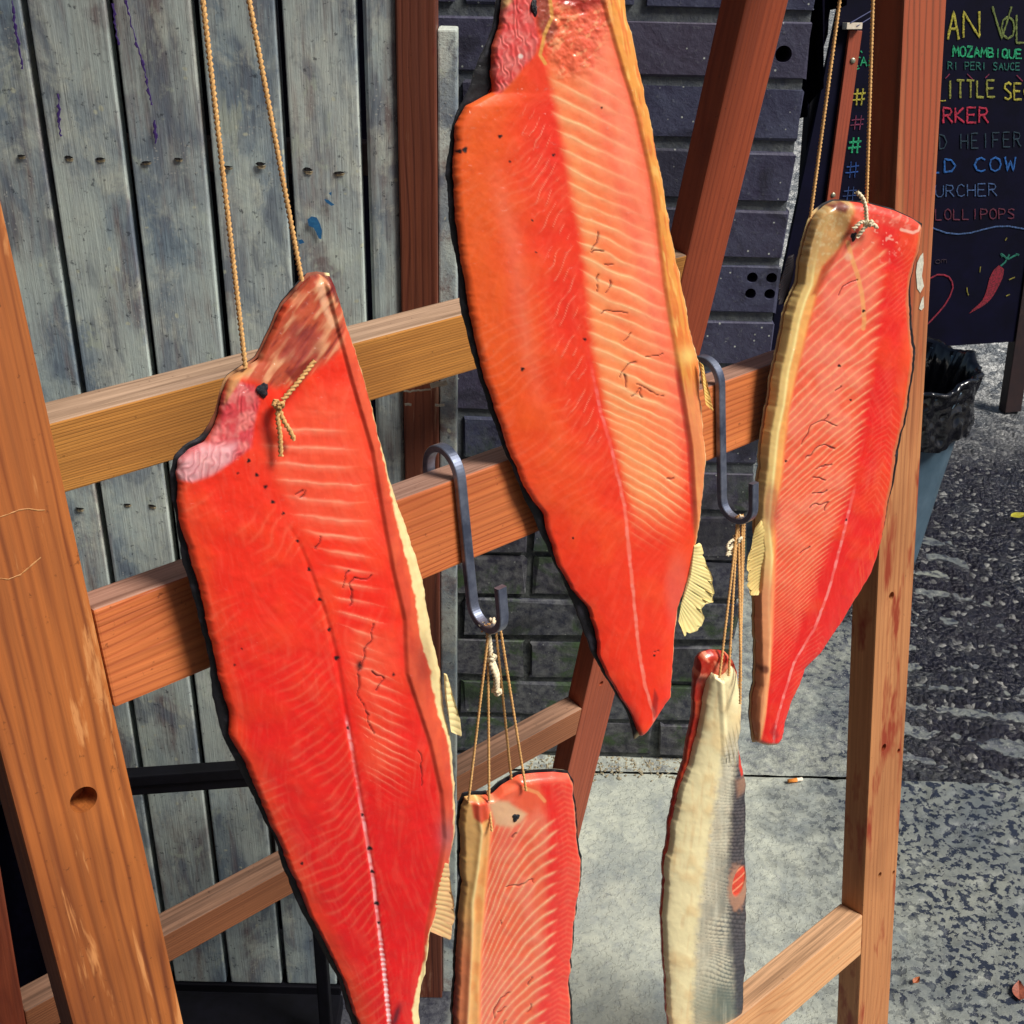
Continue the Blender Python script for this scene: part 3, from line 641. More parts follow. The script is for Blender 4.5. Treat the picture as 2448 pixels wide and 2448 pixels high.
M_FLESH = flesh_mat(); M_SKIN = flesh_mat('dark_fish_skin', .5, 0.0, .5, .1); M_FINM = flesh_mat('fin_membrane', .5, .1, .1, .1); M_SKIN5 = flesh_mat('silver_fish_skin', .34, .0, .15, .5)
C_RED = srgb((238, 40, 28)); C_DRED = srgb((206, 22, 28)); C_ORG = srgb((246, 92, 40)); C_PALE = srgb((255, 186, 142)); C_PINK = srgb((250, 144, 122)); C_YEL = srgb((230, 158, 82))
C_CREAM = srgb((240, 222, 164)); C_BLK = srgb((9, 9, 16)); C_BRN = srgb((136, 70, 48)); C_PCUT = srgb((216, 96, 100)); C_WHT = srgb((236, 220, 210)); C_SPINE = srgb((246, 120, 112))
def plane_at(px, off, yaw, lean):
    P = hit(px[0], px[1], OF+NF*off, NF); a = math.radians(yaw); h = np.array([math.sin(a), math.cos(a), 0]); w = np.array([math.cos(a), -math.sin(a), 0])
    n = w*math.cos(math.radians(lean))+Zv*math.sin(math.radians(lean)); return P, n
def ribs(x, y, base, k, sp, seed=0, width=.2, curve=0.0):
    """rib phase: x,y pixel, base = seam x(y), k slope, sp spacing"""
    dx = x-base; yy = y-k*dx-curve*dx*dx + (vnoise(x, y, 40, seed, 2)-.5)*9
    return yy
def band(ph, w0=.16, w1=.42):
    kk = np.floor(ph); f = ph-kk; amp = .55+.45*np.sin(kk*2.39+1)*np.cos(kk*1.7); w0 = w0*(1+.35*np.sin(kk*3.1)); return (.55+.45*amp)*(np.exp(-(np.minimum(f, 1-f)/w0)**2)*.75+np.clip(1-f/w1, 0, 1)*.5)
def hsh(k, s=0): return (np.sin(np.floor(k)*127.1+s*31.7)*43758.5453) % 1
def fibres(x, y, c, ang, amt=.12, sc=4.5, seed=700, lo=(.45, .01, .012), hi=(1, .42, .26)):
    a = math.radians(ang); u = x*np.cos(a)+y*np.sin(a); v = -x*np.sin(a)+y*np.cos(a)+(vnoise(x, y, 170, seed+1)-.5)*110+(vnoise(x, y, 40, seed+2)-.5)*10
    n = vnoise(u/9+500, v+500, sc, seed, 2); n2 = vnoise(u/5+500, v+500, sc*3, seed+5, 2)
    c = lerp(c, sstep(.55, .85, n)*amt, hi); c = lerp(c, sstep(.45, .15, n)*amt, lo)
    c = lerp(c, sstep(.55, .8, n2)*amt*1.1, hi); return lerp(c, sstep(.45, .2, n2)*amt*1.2, lo)
def specks(x, y, c, pts, col=(.012, .008, .01), r=5):
    for q in pts:
        px, py = q[:2]; rr = q[2] if len(q) > 2 else r
        a = np.arctan2(y-py, x-px); d = np.hypot(x-px, y-py)/(rr*(1+.15*np.sin(3*a+px)+.12*np.sin(2*a+py)))
        c = lerp(c, 1-sstep(.6, 1.25, d), col)
    return c
def cracks(x, y, c, lines, col=(.14, .014, .016), w=1.8, h=None):
    m = np.zeros(x.shape)
    for l in lines:
        d = dseg(x+(vnoise(x, y, 22, 31, 2)-.5)*16, y+(vnoise(x, y, 22, 37, 2)-.5)*16, l); wv = w*(.4+1.1*vnoise(x, y, 14, 39)); m = np.maximum(m, 1-sstep(wv*.5, wv*1.6+.6, d))
    return lerp(c, m*.8, col), m
# ======================== fish 1 (big, left)
pl1 = plane_at((640, 1480), .034, 62, 6)
f1 = empty('salmon_side', tuple(pl1[0])); tag(f1, 'largest deep red salmon side, hanging at the left beside the wide orange leg', 'fish', 'smoked salmon sides hung to dry')
L1o = [(735, 655), (676, 726), (633, 816), (612, 858), (583, 875), (545, 900), (526, 943), (520, 985), (498, 1023), (481, 1050), (446, 1066), (417, 1095), (408, 1129), (411, 1175), (418, 1217), (431, 1302), (439, 1344), (456, 1399), (481, 1492), (505, 1597), (510, 1657), (530, 1750), (553, 1801), (600, 1894), (659, 2012), (701, 2139), (752, 2240), (816, 2358), (841, 2448), (868, 2520), (880, 2580)]
R1o = [(790, 655), (816, 743), (841, 816), (858, 867), (879, 934), (896, 1006), (917, 1090), (934, 1154), (955, 1217), (993, 1323), (1015, 1407), (1031, 1513), (1053, 1597), (1061, 1695), (1074, 1750), (1082, 1801), (1087, 1885), (1087, 1991), (1075, 2050), (1062, 2110), (1040, 2180), (1025, 2223), (1019, 2287), (1006, 2350), (998, 2401), (1004, 2448), (1010, 2520), (1000, 2580)]
L1i = [(737, 658), (677.5, 728), (635, 817), (614, 860), (585, 877), (547, 903), (529, 945), (524, 986), (506, 1028), (488, 1056), (452, 1073), (424, 1100), (418, 1130), (424, 1150), (424, 1238), (446, 1302), (477, 1407), (498, 1509), (524, 1625), (549, 1704), (546, 1754), (583, 1818), (625, 1919), (684, 2054), (735, 2177), (794, 2291), (822, 2352), (856, 2448), (880, 2520), (890, 2575)]
R1i = [(787, 660)]+[(x-2, y) for x, y in R1o[1:-1]]+[(996, 2575)]
seam1 = polyfn([(700, 900), (575, 1040), (585, 1090), (604, 1124), (642, 1188), (701, 1281), (729, 1348), (754, 1420), (777, 1492), (794, 1559), (822, 1727), (857, 1934), (879, 2067), (896, 2202), (907, 2291), (922, 2435), (930, 2600)])
fold1 = polyfn([(760, 655), (800, 800), (841, 943), (879, 1070), (900, 1196), (926, 1344), (955, 1471), (960, 1597), (972, 1632), (1015, 1759), (1044, 1885), (1052, 1991), (1040, 2060), (1012, 2200), (1000, 2350), (985, 2600)])
Ro1 = polyfn(R1o)
def paint1(G):
    x, y = G[..., 0], G[..., 1]; n = vnoise(x, y, 60, 1, 3); nf = vnoise(x, y, 12, 2, 2)
    c = lerp(np.ones(x.shape+(3,))*C_RED, sstep(.35, .85, n)*.3, C_ORG)
    c = lerp(c, sstep(1250, 2150, y)*.9, C_DRED); c = lerp(c, sstep(1700, 1100, y)*.35, srgb((240, 66, 36)))
    sx = seam1(y); dx = x-sx; fx = fold1(y)
    c = lerp(c, sstep(60, 0, x-polyfn(L1i)(y))*.45, srgb((226, 84, 40)))
    # muscle chevrons on the back half
    yy = y + .9*np.abs(dx+70)*np.where(dx < -70, -.6, 1.) + (vnoise(x, y, 50, 4)-.5)*20
    ch = np.exp(-(((yy/26) % 1-.5)/.13)**2)*sstep(1080, 1250, y)*sstep(30, -10, dx)*sstep(.3, .6, vnoise(x, y, 90, 8))
    c = lerp(c, ch*.09, C_PALE)
    # ribs
    k = np.interp(y, [900, 1150, 1400, 1650, 1900, 2100], [.12, .16, .26, .52, .7, .8]); yy = ribs(x, y, sx, k, 0, 5, curve=-.0003)
    W = np.interp(yy, [800, 1300, 1500, 1700, 2100], [0, 500/41, 500/41+200/36, 500/41+200/36+200/25, 500/41+200/36+200/25+400/18])
    zone = sstep(4+50*hsh(W, 2), 50+60*hsh(W, 3), dx)*sstep(4, -50-40*hsh(W), x-fx+10+46*hsh(W, 1))*sstep(960, 1020, y)*sstep(1960, 1780, y+.3*dx)
    inner = sstep(0, 70, dx)*sstep(10, -30, x-fx)*sstep(870, 960, y)*sstep(1980, 1760, y)
    c = lerp(c, inner*.62*sstep(.2, .7, vnoise(x, y, 120, 9)), srgb((240, 92, 62)))
    b = np.clip(1.15*band(W, .085, .42), 0, 1)*zone*(.55+.45*vnoise(x, y, 70, 11))
    c = lerp(c, np.clip(b*.82, 0, 1), srgb((255, 168, 134)))
    c = fibres(x, y, c, 78, .035)
    # belly flap
    fl = sstep(-8, 10, x-fx); flc = lerp(np.ones(x.shape+(3,))*srgb((222, 92, 58)), sstep(.35, .7, nf*.5+n*.5)*.6, srgb((206, 66, 52)))
    c = lerp(c, fl, 1.0*flc[..., :] if False else np.array(srgb((220, 88, 58)))); c = lerp(c, fl*sstep(.4, .7, vnoise(x, y*.3, 20, 12, 2))*.5, srgb((196, 58, 44)))
    rd = Ro1(y)-x; wcr = np.interp(y, [655, 1000, 1130, 1300, 1500, 1620, 1760, 2000, 2200, 2450], [4, 5, 9, 30, 36, 30, 14, 10, 8, 22])
    c = lerp(c, sstep(wcr+4, wcr-3, rd+(nf-.5)*8), lerp(np.ones(x.shape+(3,))*C_CREAM, nf*.5, srgb((212, 176, 108))) if False else C_CREAM)
    c = lerp(c, sstep(wcr+4, wcr-3, rd)*nf*.35, srgb((200, 168, 110)))
    # dark flap base near lower fin
    c = lerp(c, np.exp(-((x-1060)/22)**2-((y-1985)/46)**2)*.7, srgb((150, 92, 96)))
    c = lerp(c, np.exp(-((x-1000)/26)**2-((y-1580)/60)**2)*.6, srgb((120, 40, 34)))
    # collar / head end
    hd = soft(x, y, [(730, 640), (800, 640), (818, 760), (800, 830), (760, 862), (700, 905), (650, 920), (600, 905), (560, 890), (640, 800)], 14)
    fo = vnoise(x+.75*y+500, (y-.75*x)*.18+500, 13, 14, 2); hc = lerp(np.ones(x.shape+(3,))*srgb((186, 84, 58)), sstep(.45, .8, fo), srgb((222, 156, 116))); hc = lerp(hc, sstep(.42, .15, fo)*.8, srgb((126, 44, 40)))
    c = c*(1-hd[..., None])+hc*hd[..., None]
    c = lerp(c, soft(x, y, [(765, 652), (792, 652), (805, 720), (790, 716)], 5)*.85, srgb((92, 22, 34)))
    c = lerp(c, soft(x, y, [(745, 670), (757, 662), (775, 730), (792, 775), (782, 778), (758, 730)], 6)*.8, srgb((232, 176, 140)))
    c = lerp(c, soft(x, y, [(690, 760), (760, 790), (750, 850), (700, 870), (660, 850)], 14)*.6, srgb((146, 62, 60)))
    c = lerp(c, soft(x, y, [(672, 880), (745, 845), (690, 905)], 5)*.9, srgb((120, 40, 34)))
    # pink cut behind the gill
    pk = soft(x, y, [(530, 940), (560, 905), (600, 915), (612, 950), (600, 1000), (592, 1060), (560, 1085), (500, 1128), (455, 1145), (424, 1142), (412, 1110), (440, 1072), (495, 1048), (520, 1000)], 6)
    pc = lerp(np.ones(x.shape+(3,))*srgb((206, 70, 78)), sstep(.35, .7, vnoise(x, y, 22, 15, 3)), srgb((226, 122, 120)))
    wr = np.sin((x*.9+y*.25+vnoise(x, y, 18, 16)*24)/2.6)
    pc = lerp(pc, soft(x, y, [(412, 1100), (480, 1060), (560, 1050), (545, 1095), (455, 1150), (415, 1145)], 14)*.75, srgb((232, 178, 184)))
    pc = lerp(pc, sstep(.4, .98, wr)*sstep(1040, 1070, y)*.4, srgb((160, 50, 66)))
    c = c*(1-pk[..., None])+pc*pk[..., None]
    c = lerp(c, soft(x, y, [(545, 895), (580, 872), (600, 880), (570, 900), (545, 940), (532, 960)], 5)*.8, srgb((206, 158, 104)))
    # spine line
    d = np.abs(x-sx+(nf-.5)*3); dots = sstep(.35, .75, vnoise(x*0, y, 7, 21))
    c = lerp(c, sstep(5.5, 2, d)*sstep(1690, 1730, y)*(.45+.55*dots)*np.interp(y, [1700, 1800, 1900, 1950, 2500], [1, .35, .3, .8, .9]), srgb((250, 178, 180)))
    c = lerp(c, sstep(7, 2.5, d)*sstep(2200, 2260, y)*sstep(.5, .7, (y/12) % 1)*.8, srgb((252, 222, 226)))
    c = lerp(c, np.exp(-((x-940-(y-2400)*-.3)/9)**2)*sstep(2370, 2400, y)*sstep(2450, 2420, y)*.85, srgb((50, 20, 36)))
    c = specks(x, y, c, [(585, 1091, 5), (604, 1125, 5), (625, 1153, 5), (642, 1189, 5), (667, 1216, 4), (701, 1282, 4), (729, 1350, 5), (754, 1421, 5), (777, 1493, 5), (795, 1561, 6.5), (930, 1600, 4), (822, 1727, 4), (857, 1934, 4), (874, 2013, 6), (880, 2068, 5), (891, 2144, 6), (896, 2190, 4), (571, 1540, 2.5), (555, 1580, 3), (560, 1121, 3), (715, 2052, 4)])
    c, m = cracks(x, y, c, [[(722, 1165), (712, 1180)], [(823, 1440), (832, 1368), (870, 1375), (880, 1364)], [(755, 1270), (750, 1300)], [(885, 1485), (868, 1530), (850, 1592)], [(850, 1570), (846, 1640), (868, 1700), (880, 1738)], [(880, 1590), (905, 1610), (890, 1640)], [(995, 1780), (1000, 1830), (998, 1865)], [(700, 1166), (714, 1160)], [(820, 1355), (812, 1390)]], w=1.15)
    bl = np.exp(-((x-848)/7)**2-((y-1578)/11)**2); c = lerp(c, bl, srgb((46, 14, 18)))
    # relief
    h = hd*.0012*(vnoise(x+.75*y+500, (y-.75*x)*.18+500, 13, 14, 2)-.5) - .0010*m + .00016*b + .0012*(n-.5) + .0002*(nf-.5) + .0022*sstep(-4, 8, x-fx)*sstep(60, 10, x-fx) - .001*sstep(10, 0, np.abs(dx-0))*sstep(1200, 1400, y) + pk*.0002*wr
    return c, h
NI, NJ = 250, 760
G, s, t = patch(L1i, R1i, [(738, 660), (760, 655), (787, 660)], None, NI, NJ); c, h = paint1(G)
dome = .0085*(1-.5*np.abs(2*s-1)**3)
lens('flesh', G, s, t, pl1, dome+h, dome*0+.002, c, c*0+C_DRED, M_FLESH, f1)
def skin_obj(Lo, Ro, top, pl, parent, th=.004, tint=(0, 0, 0), back=None, off=-.003, edge=9, seed=1, stripe=None):
    G, s, t = patch(Lo, Ro, top, None, 60, 260); x, y = G[..., 0], G[..., 1]
    nz = vnoise(x, y, 16, seed, 3); cc = lerp(np.ones(x.shape+(3,))*C_BLK, sstep(.55, .8, nz)*.25, srgb((80, 80, 96)))
    if stripe: cc = stripe(x, y, cc)
    cb = lerp(np.ones(x.shape+(3,))*srgb((52, 56, 66)), sstep(.2, .9, s)*.9, srgb((196, 190, 164)))
    return lens('skin', G, s, t, pl, th*.25+s*0+.0012*(nz-.5), th*1.0+s*0, cc, cb, M_SKIN, parent, off=off, edge=edge)
def st1(x, y, c):
    c = lerp(c, sstep(1045, 1000, y)*.9, srgb((140, 78, 54))); c = lerp(c, sstep(950, 930, y)*sstep(860, 880, y)*.6, srgb((210, 164, 112))); return lerp(c, sstep(14, 4, Ro1(y)-x), C_CREAM)
skin_obj(L1o, R1o, [(735, 655), (760, 651), (790, 655)], pl1, f1, stripe=st1)
# fins as ray-ridged fans
def fin(name, base, tip, plane, col, col2, parent, off=.0, rays=10, th=.0012, rag=6, seed=3, nu=120, nv=40, wave=.0015, label=None):
    B = curve_pts(base, nu, 1); T = curve_pts(tip, nu, 0); rs = np.random.RandomState(seed)
    u = np.linspace(0, 1, nu); ph = u*rays; fr = ph-np.floor(ph); ragv = rs.rand(rays+2)[np.floor(ph).astype(int)]
    Tt = T-(T-B)*((np.abs(fr-.5)*2)**6*.12+.16*ragv)[:, None]*(rag/6)
    v = np.linspace(0, 1, nv)[:, None, None]; G = B[None]*(1-v)+Tt[None]*v
    s = u[None, :]*np.ones((nv, 1)); t = v[:, :, 0]*np.ones((1, nu)); x, y = G[..., 0], G[..., 1]
    r = np.abs(np.sin(ph*math.pi*3))[None, :]*np.ones((nv, 1)); nz = vnoise(x, y, 9, seed, 2)
    c = lerp(np.ones(x.shape+(3,))*np.asarray(col), (1-r)**2*.55+.0*nz, col2); c = lerp(c, sstep(.3, 1, t)*.35*nz, col2)
    P, n = plane
    o = lens(name, G, s, t, plane, th*(.3+.25*r)+wave*np.sin(s*4+t*3), -wave*np.sin(s*4+t*3)+th*.4, c, c, M_FINM, parent, off=off, edge=40)
    if label: o['label'] = label
    return o
fin('fin', [(1052, 1600), (1056, 1660), (1070, 1740)], [(1060, 1602), (1092, 1700), (1096, 1752)], pl1, C_CREAM, srgb((200, 170, 110)), f1, .006, 3)
fin('fin', [(1046, 2045), (1036, 2110), (1020, 2215)], [(1066, 2050), (1084, 2180), (1078, 2240)], pl1, srgb((226, 190, 134)), srgb((170, 96, 76)), f1, .006, 5)
# hole with dark cartilage
def plug(px, r, plane, parent, off=.012, name='dark_plug', mat=None, asp=.8):
    P, n = plane; q = hit(px[0], px[1], P, n); toc = -n*np.sign(np.dot(n, q-CP)); q = q+toc*off
    bm = bmesh.new(); bmesh.ops.create_icosphere(bm, subdivisions=3, radius=1)
    rr = random.Random(int(px[0]))
    for v in bm.verts: v.co *= 1+rr.uniform(-.16, .16)+.18*math.sin(3*math.atan2(v.co.y, v.co.x)+px[0])
    me = bpy.data.meshes.new(name); bm.to_mesh(me); bm.free()
    ez = Vector(toc); ex = ez.orthogonal().normalized(); ey = ez.cross(ex)
    hx = Vector(np.cross(toc, [0, 0, 1.])).normalized(); hy = ez.cross(hx)
    mw = frame(q, hx*r*asp, hy*r, ez*r*.3)
    return link(name, me, mat or M_PLUG, parent, smooth=True, mw=mw)
M_PLUG = plain('dark_cartilage', (14, 14, 22), (40, 44, 56), 500, .3, .6, .001)
plug((618, 924), .0040, pl1, f1, .0085)

# ======================== fish 2 (centre, tallest)
pl2 = plane_at((1400, 900), .030, 64, 5)
f2 = empty('salmon_side', tuple(pl2[0])); tag(f2, 'orange salmon side in the middle, its top cut off by the picture edge', 'fish', 'smoked salmon sides hung to dry')
L2o = [(1205, -60), (1192, 0), (1183, 63), (1168, 106), (1145, 148), (1124, 215), (1095, 270), (1078, 338), (1069, 422), (1074, 477), (1080, 570), (1095, 625), (1097, 676), (1107, 743), (1124, 816), (1128, 837), (1154, 917), (1175, 985), (1209, 1078), (1234, 1137), (1268, 1217), (1302, 1293), (1348, 1386), (1392, 1492), (1418, 1568), (1449, 1618), (1464, 1642), (1505, 1708), (1517, 1750), (1521, 1772)]
L2i = [(1212, -60), (1200, 0), (1192, 63), (1176, 110), (1171, 165), (1175, 220), (1112, 253), (1090, 296), (1083, 359), (1083, 465), (1095, 591), (1106, 659), (1120, 727), (1133, 803), (1150, 879), (1179, 964), (1213, 1069), (1251, 1162), (1296, 1226), (1302, 1256), (1331, 1344), (1365, 1407), (1403, 1450), (1424, 1513), (1427, 1568), (1452, 1616), (1468, 1642), (1509, 1706), (1523, 1745), (1529, 1758)]
R2o = [(1482, -60), (1492, 0), (1496, 42), (1509, 84), (1530, 182), (1551, 275), (1572, 380), (1589, 473), (1602, 549), (1618, 625), (1632, 690), (1647, 772), (1660, 831), (1671, 862), (1672, 888), (1673, 940), (1680, 1020), (1686, 1091), (1684, 1133), (1675, 1216), (1666, 1275), (1655, 1350), (1632, 1420), (1621, 1452), (1613, 1505), (1609, 1588), (1603, 1663), (1588, 1683), (1563, 1721), (1533, 1762)]
R2i = [(x-2, y) for x, y in R2o[:-1]]+[(1532, 1757)]
seam2 = polyfn([(1268, -60), (1276, 97), (1285, 169), (1302, 253), (1323, 359), (1344, 486), (1369, 591), (1380, 718), (1395, 837), (1424, 977), (1450, 1061), (1483, 1205), (1500, 1365), (1517, 1534), (1534, 1632), (1555, 1696), (1560, 1780)])
seam2b = polyfn([(1272, -60), (1276, 97), (1290, 169), (1310, 253), (1340, 359), (1370, 486), (1395, 591), (1415, 718), (1455, 837), (1490, 960), (1520, 1061), (1560, 1205), (1580, 1300), (1590, 1780)])
ribR2 = polyfn([(1370, 60), (1407, 253), (1441, 380), (1475, 520), (1509, 621), (1534, 739), (1570, 850), (1600, 1000), (1618, 1150), (1620, 1300), (1600, 1780)])
yel2 = polyfn([(1424, -60), (1424, 0), (1475, 169), (1509, 275), (1543, 422), (1559, 528), (1576, 676), (1597, 803), (1620, 940), (1640, 1060), (1650, 1200), (1655, 1280), (1650, 1400), (1630, 1800)])
def paint2(G):
    x, y = G[..., 0], G[..., 1]; n = vnoise(x, y, 70, 41, 3); nf = vnoise(x, y, 12, 42, 2); sx = seam2(y); dx = x-sx
    c = lerp(np.ones(x.shape+(3,))*srgb((240, 62, 34)), sstep(.4, .75, n)*.5, srgb((246, 92, 42)))
    c = lerp(c, sstep(230, 10, x-polyfn(L2i)(y))*.75*sstep(1400, 700, y), srgb((238, 104, 40))); c = lerp(c, sstep(150, 10, sx-x)*.6*sstep(1500, 900, y), srgb((236, 44, 34)))
    c = lerp(c, np.exp(-((dx+150-.03*(y-600))/22)**2)*sstep(330, 520, y)*sstep(1050, 800, y)*.45, srgb((242, 120, 92)))
    c = lerp(c, sstep(1100, 1650, y)*.45, C_RED)
    yy = y+.95*np.abs(dx+60)*np.where(dx < -60, -.7, 1.)+(vnoise(x, y, 50, 44)-.5)*24
    ch = np.exp(-(((yy/24) % 1-.5)/.13)**2)*sstep(230, 400, y)*sstep(.3, .65, vnoise(x, y, 90, 48)); c = lerp(c, ch*.09*sstep(1500, 900, y), C_PALE)
    st = np.exp(-(((y+.0+1.75*(x-1300)+(vnoise(x, y, 30, 50)-.5)*22)/44 % 1-.5)/.045)**2)*sstep(-95, -60, dx)*sstep(-5, -22, dx)*sstep(230, 300, y)*sstep(1150, 1000, y)*sstep(.35, .55, vnoise(x, y, 26, 51))
    c = lerp(c, st*.55, srgb((252, 170, 140)))
    # rib zone
    sb = seam2b(y); rr = ribR2(y); d2 = x-sb
    k = np.interp(y, [100, 500, 900, 1200], [.62, .5, .42, .7]); y2 = y-k*(x-sx)-(vnoise(x, y, 60, 53, 2)-.5)*14
    Wd = np.interp(y2, [-200, 400, 900, 1300], [0, 600/42, 600/42+500/36, 600/42+500/36+400/24])
    y1 = polyfn([(x_, y_) for x_, y_ in [(0, 0), (1, 1)]])
    fat = sstep(-6, 40, x-sx-6)*sstep(24, -10, d2-20)*sstep(60, 160, y)*sstep(1280, 1100, y)
    c = lerp(c, fat*.8, srgb((252, 164, 96)))
    z = sstep(-8+22*hsh(Wd, 2), 24, x-sx)*sstep(40, -30-20*hsh(Wd), x-rr+24*hsh(Wd, 1)-14)*sstep(150, 240, y)*sstep(1330, 1150, y)
    c = lerp(c, sstep(0, 40, x-sx)*sstep(20, -10, x-rr)*sstep(1300, 1100, y)*.75, srgb((252, 140, 88)))
    b = np.clip(1.15*band(Wd, .09, .55), 0, 1)*z*(.6+.4*vnoise(x, y, 60, 55)); c = lerp(c, b, np.array(srgb((255, 204, 150)))*1.0)
    c = fibres(x, y, c, 112, .03, seed=720)
    pk = sstep(-50, 50, x-rr)*sstep(14, -20, x-yel2(y))*sstep(1200, 900, y)
    c = lerp(c, pk*.8, srgb((252, 146, 112))); c = lerp(c, pk*sstep(.4, .8, vnoise(x-.3*y, y*.4, 40, 57, 2))*.55, srgb((240, 96, 62)))
    c = lerp(c, pk*b*0+pk*np.clip(band(Wd, .12, .5), 0, 1)*sstep(70+60*hsh(Wd, 4), 0, x-rr)*.7, C_PALE)
    yl = sstep(-6, 10, x-yel2(y)); fib = vnoise(x-.18*y, y*.12, 7, 58, 2)
    c = lerp(c, yl, srgb((232, 154, 74))); c = lerp(c, yl*sstep(.45, .75, fib)*.75, srgb((222, 112, 56))); c = lerp(c, yl*sstep(.62, .8, vnoise(x-.18*y, y*.2, 9, 59, 2))*.6, srgb((246, 196, 112)))
    c = lerp(c, yl*sstep(880, 960, y)*.7, srgb((228, 140, 96)))
    c = lerp(c, np.exp(-((x-1632)/22)**2-((y-845)/22)**2)*.85, srgb((246, 206, 120)))
    c = lerp(c, sstep(8, 3, polyfn(R2o)(y)-x)*sstep(1700, 1600, y), C_CREAM)
    c = lerp(c, sstep(10, 4, np.abs(x-yel2(y)))*sstep(850, 900, y)*sstep(1300, 1200, y)*.7, srgb((160, 30, 34)))
    # top mess
    tp = soft(x, y, [(1262, -80), (1420, -80), (1440, 60), (1405, 160), (1330, 190), (1285, 120)], 26)
    c = lerp(c, tp*.6, srgb((222, 80, 60))); c = lerp(c, tp*sstep(.55, .7, vnoise(x+y*.6, y, 14, 61, 3))*.6, srgb((248, 168, 120)))
    c = lerp(c, soft(x, y, [(1330, -80), (1430, -80), (1425, 10), (1380, 30), (1320, 12)], 14)*.8, srgb((140, 22, 26)))
    c = lerp(c, soft(x, y, [(1262, -40), (1300, -40), (1302, 30), (1320, 70), (1296, 100), (1270, 60)], 8)*.75, srgb((110, 64, 52)))
    c = lerp(c, sstep(6, 2, dseg(x, y, [(1300, -10), (1306, 40), (1288, 80), (1278, 130), (1290, 150)]))*.8, srgb((226, 168, 84)))
    pkc = soft(x, y, [(1186, -60), (1264, -60), (1262, 30), (1276, 100), (1262, 135), (1240, 158), (1212, 195), (1190, 220), (1178, 222), (1172, 165), (1178, 105), (1195, 60)], 6)
    pc = lerp(np.ones(x.shape+(3,))*srgb((222, 80, 78)), sstep(.35, .7, vnoise(x, y, 16, 63, 3)), srgb((228, 116, 110)))
    wr = np.sin((x*1.1-y*.1+vnoise(x, y, 16, 64)*22)/2.4); pc = lerp(pc, sstep(.4, .98, wr)*.35*sstep(80, 120, y), srgb((160, 34, 48)))
    pc = lerp(pc, sstep(8, 3, np.hypot(x-1233, y-133))*.9, C_WHT)
    c = c*(1-pkc[..., None])+pc*pkc[..., None]
    c = lerp(c, soft(x, y, [(1190, -60), (1222, -60), (1214, 5), (1196, 22)], 6)*.8, srgb((222, 190, 130)))
    d = np.abs(x-sx+(nf-.5)*4); c = lerp(c, sstep(5, 2, d)*sstep(800, 1000, y)*(.35+.55*sstep(.35, .7, vnoise(x*0, y, 8, 65))), C_SPINE)
    c = lerp(c, sstep(6, 2, d)*sstep(1060, 1250, y)*.35, srgb((250, 146, 120)))
    c = lerp(c, soft(x, y, [(1556, 1640), (1566, 1660), (1564, 1700), (1556, 1712), (1550, 1690)], 4)*.7, srgb((120, 26, 30)))
    c = lerp(c, sstep(60, 20, np.hypot((x-1612)*1.4, (y-1400)*.5))*.35, srgb((216, 120, 104)))
    c = specks(x, y, c, [(1104, 356, 7), (1092, 360, 6), (1184, 323, 5), (1424, 255, 3), (1240, 877, 5), (1362, 1280, 3), (1207, 383, 3), (1260, 522, 3), (1310, 367, 4), (1269, 598, 2.5), (1386, 805, 4), (1556, 1560, 3)])
    c, m = cracks(x, y, c, [[(1415, 550), (1405, 600), (1428, 590)], [(1432, 626), (1452, 632)], [(1435, 695), (1450, 665)], [(1430, 745), (1442, 735), (1488, 745)], [(1418, 650), (1416, 690)], [(1478, 816), (1494, 795)], [(1471, 896), (1490, 865), (1510, 858)], [(1510, 910), (1560, 940), (1580, 944)], [(1480, 890), (1484, 915)], [(1530, 850), (1560, 846), (1575, 835)], [(1588, 1140), (1600, 1134)], [(1552, 1555), (1566, 1548)], [(1500, 940), (1520, 925), (1525, 950)]], w=1.0)
    h = -.0009*m+.00016*b+.0010*(n-.5)+.0002*(nf-.5)+.0005*st+.0016*sstep(-4, 8, x-yel2(y))*sstep(70, 20, x-yel2(y))+pkc*.0002*wr+tp*.002*(vnoise(x, y, 14, 61, 3)-.5)
    return c, h
G, s, t = patch(L2i, R2i, None, None, NI, NJ); c, h = paint2(G); dome = .0085*(1-.5*np.abs(2*s-1)**3)*np.clip(1.1-.45*t, 0, 1)
lens('flesh', G, s, t, pl2, dome+h, dome*0+.002, c, c*0+C_DRED, M_FLESH, f2)
Ro2 = polyfn(R2o); skin_obj(L2o, R2o, None, pl2, f2, stripe=lambda x, y, c: lerp(c, sstep(16, 5, Ro2(y)-x), C_CREAM), seed=5)
fin('fin', [(1652, 1300), (1640, 1370), (1622, 1440), (1616, 1480)], [(1671, 1290), (1700, 1375), (1720, 1448), (1690, 1450), (1668, 1505), (1630, 1518), (1620, 1492)], pl2, srgb((248, 230, 160)), srgb((214, 180, 104)), f2, .004, 9, rag=10)
fin('fin', [(1658, 858), (1664, 910), (1674, 960)], [(1668, 868), (1684, 930), (1692, 978)], pl2, srgb((240, 196, 110)), srgb((220, 150, 80)), f2, .008, 4)
plug((1264, 14), .0060, pl2, f2, .0075, asp=.35)

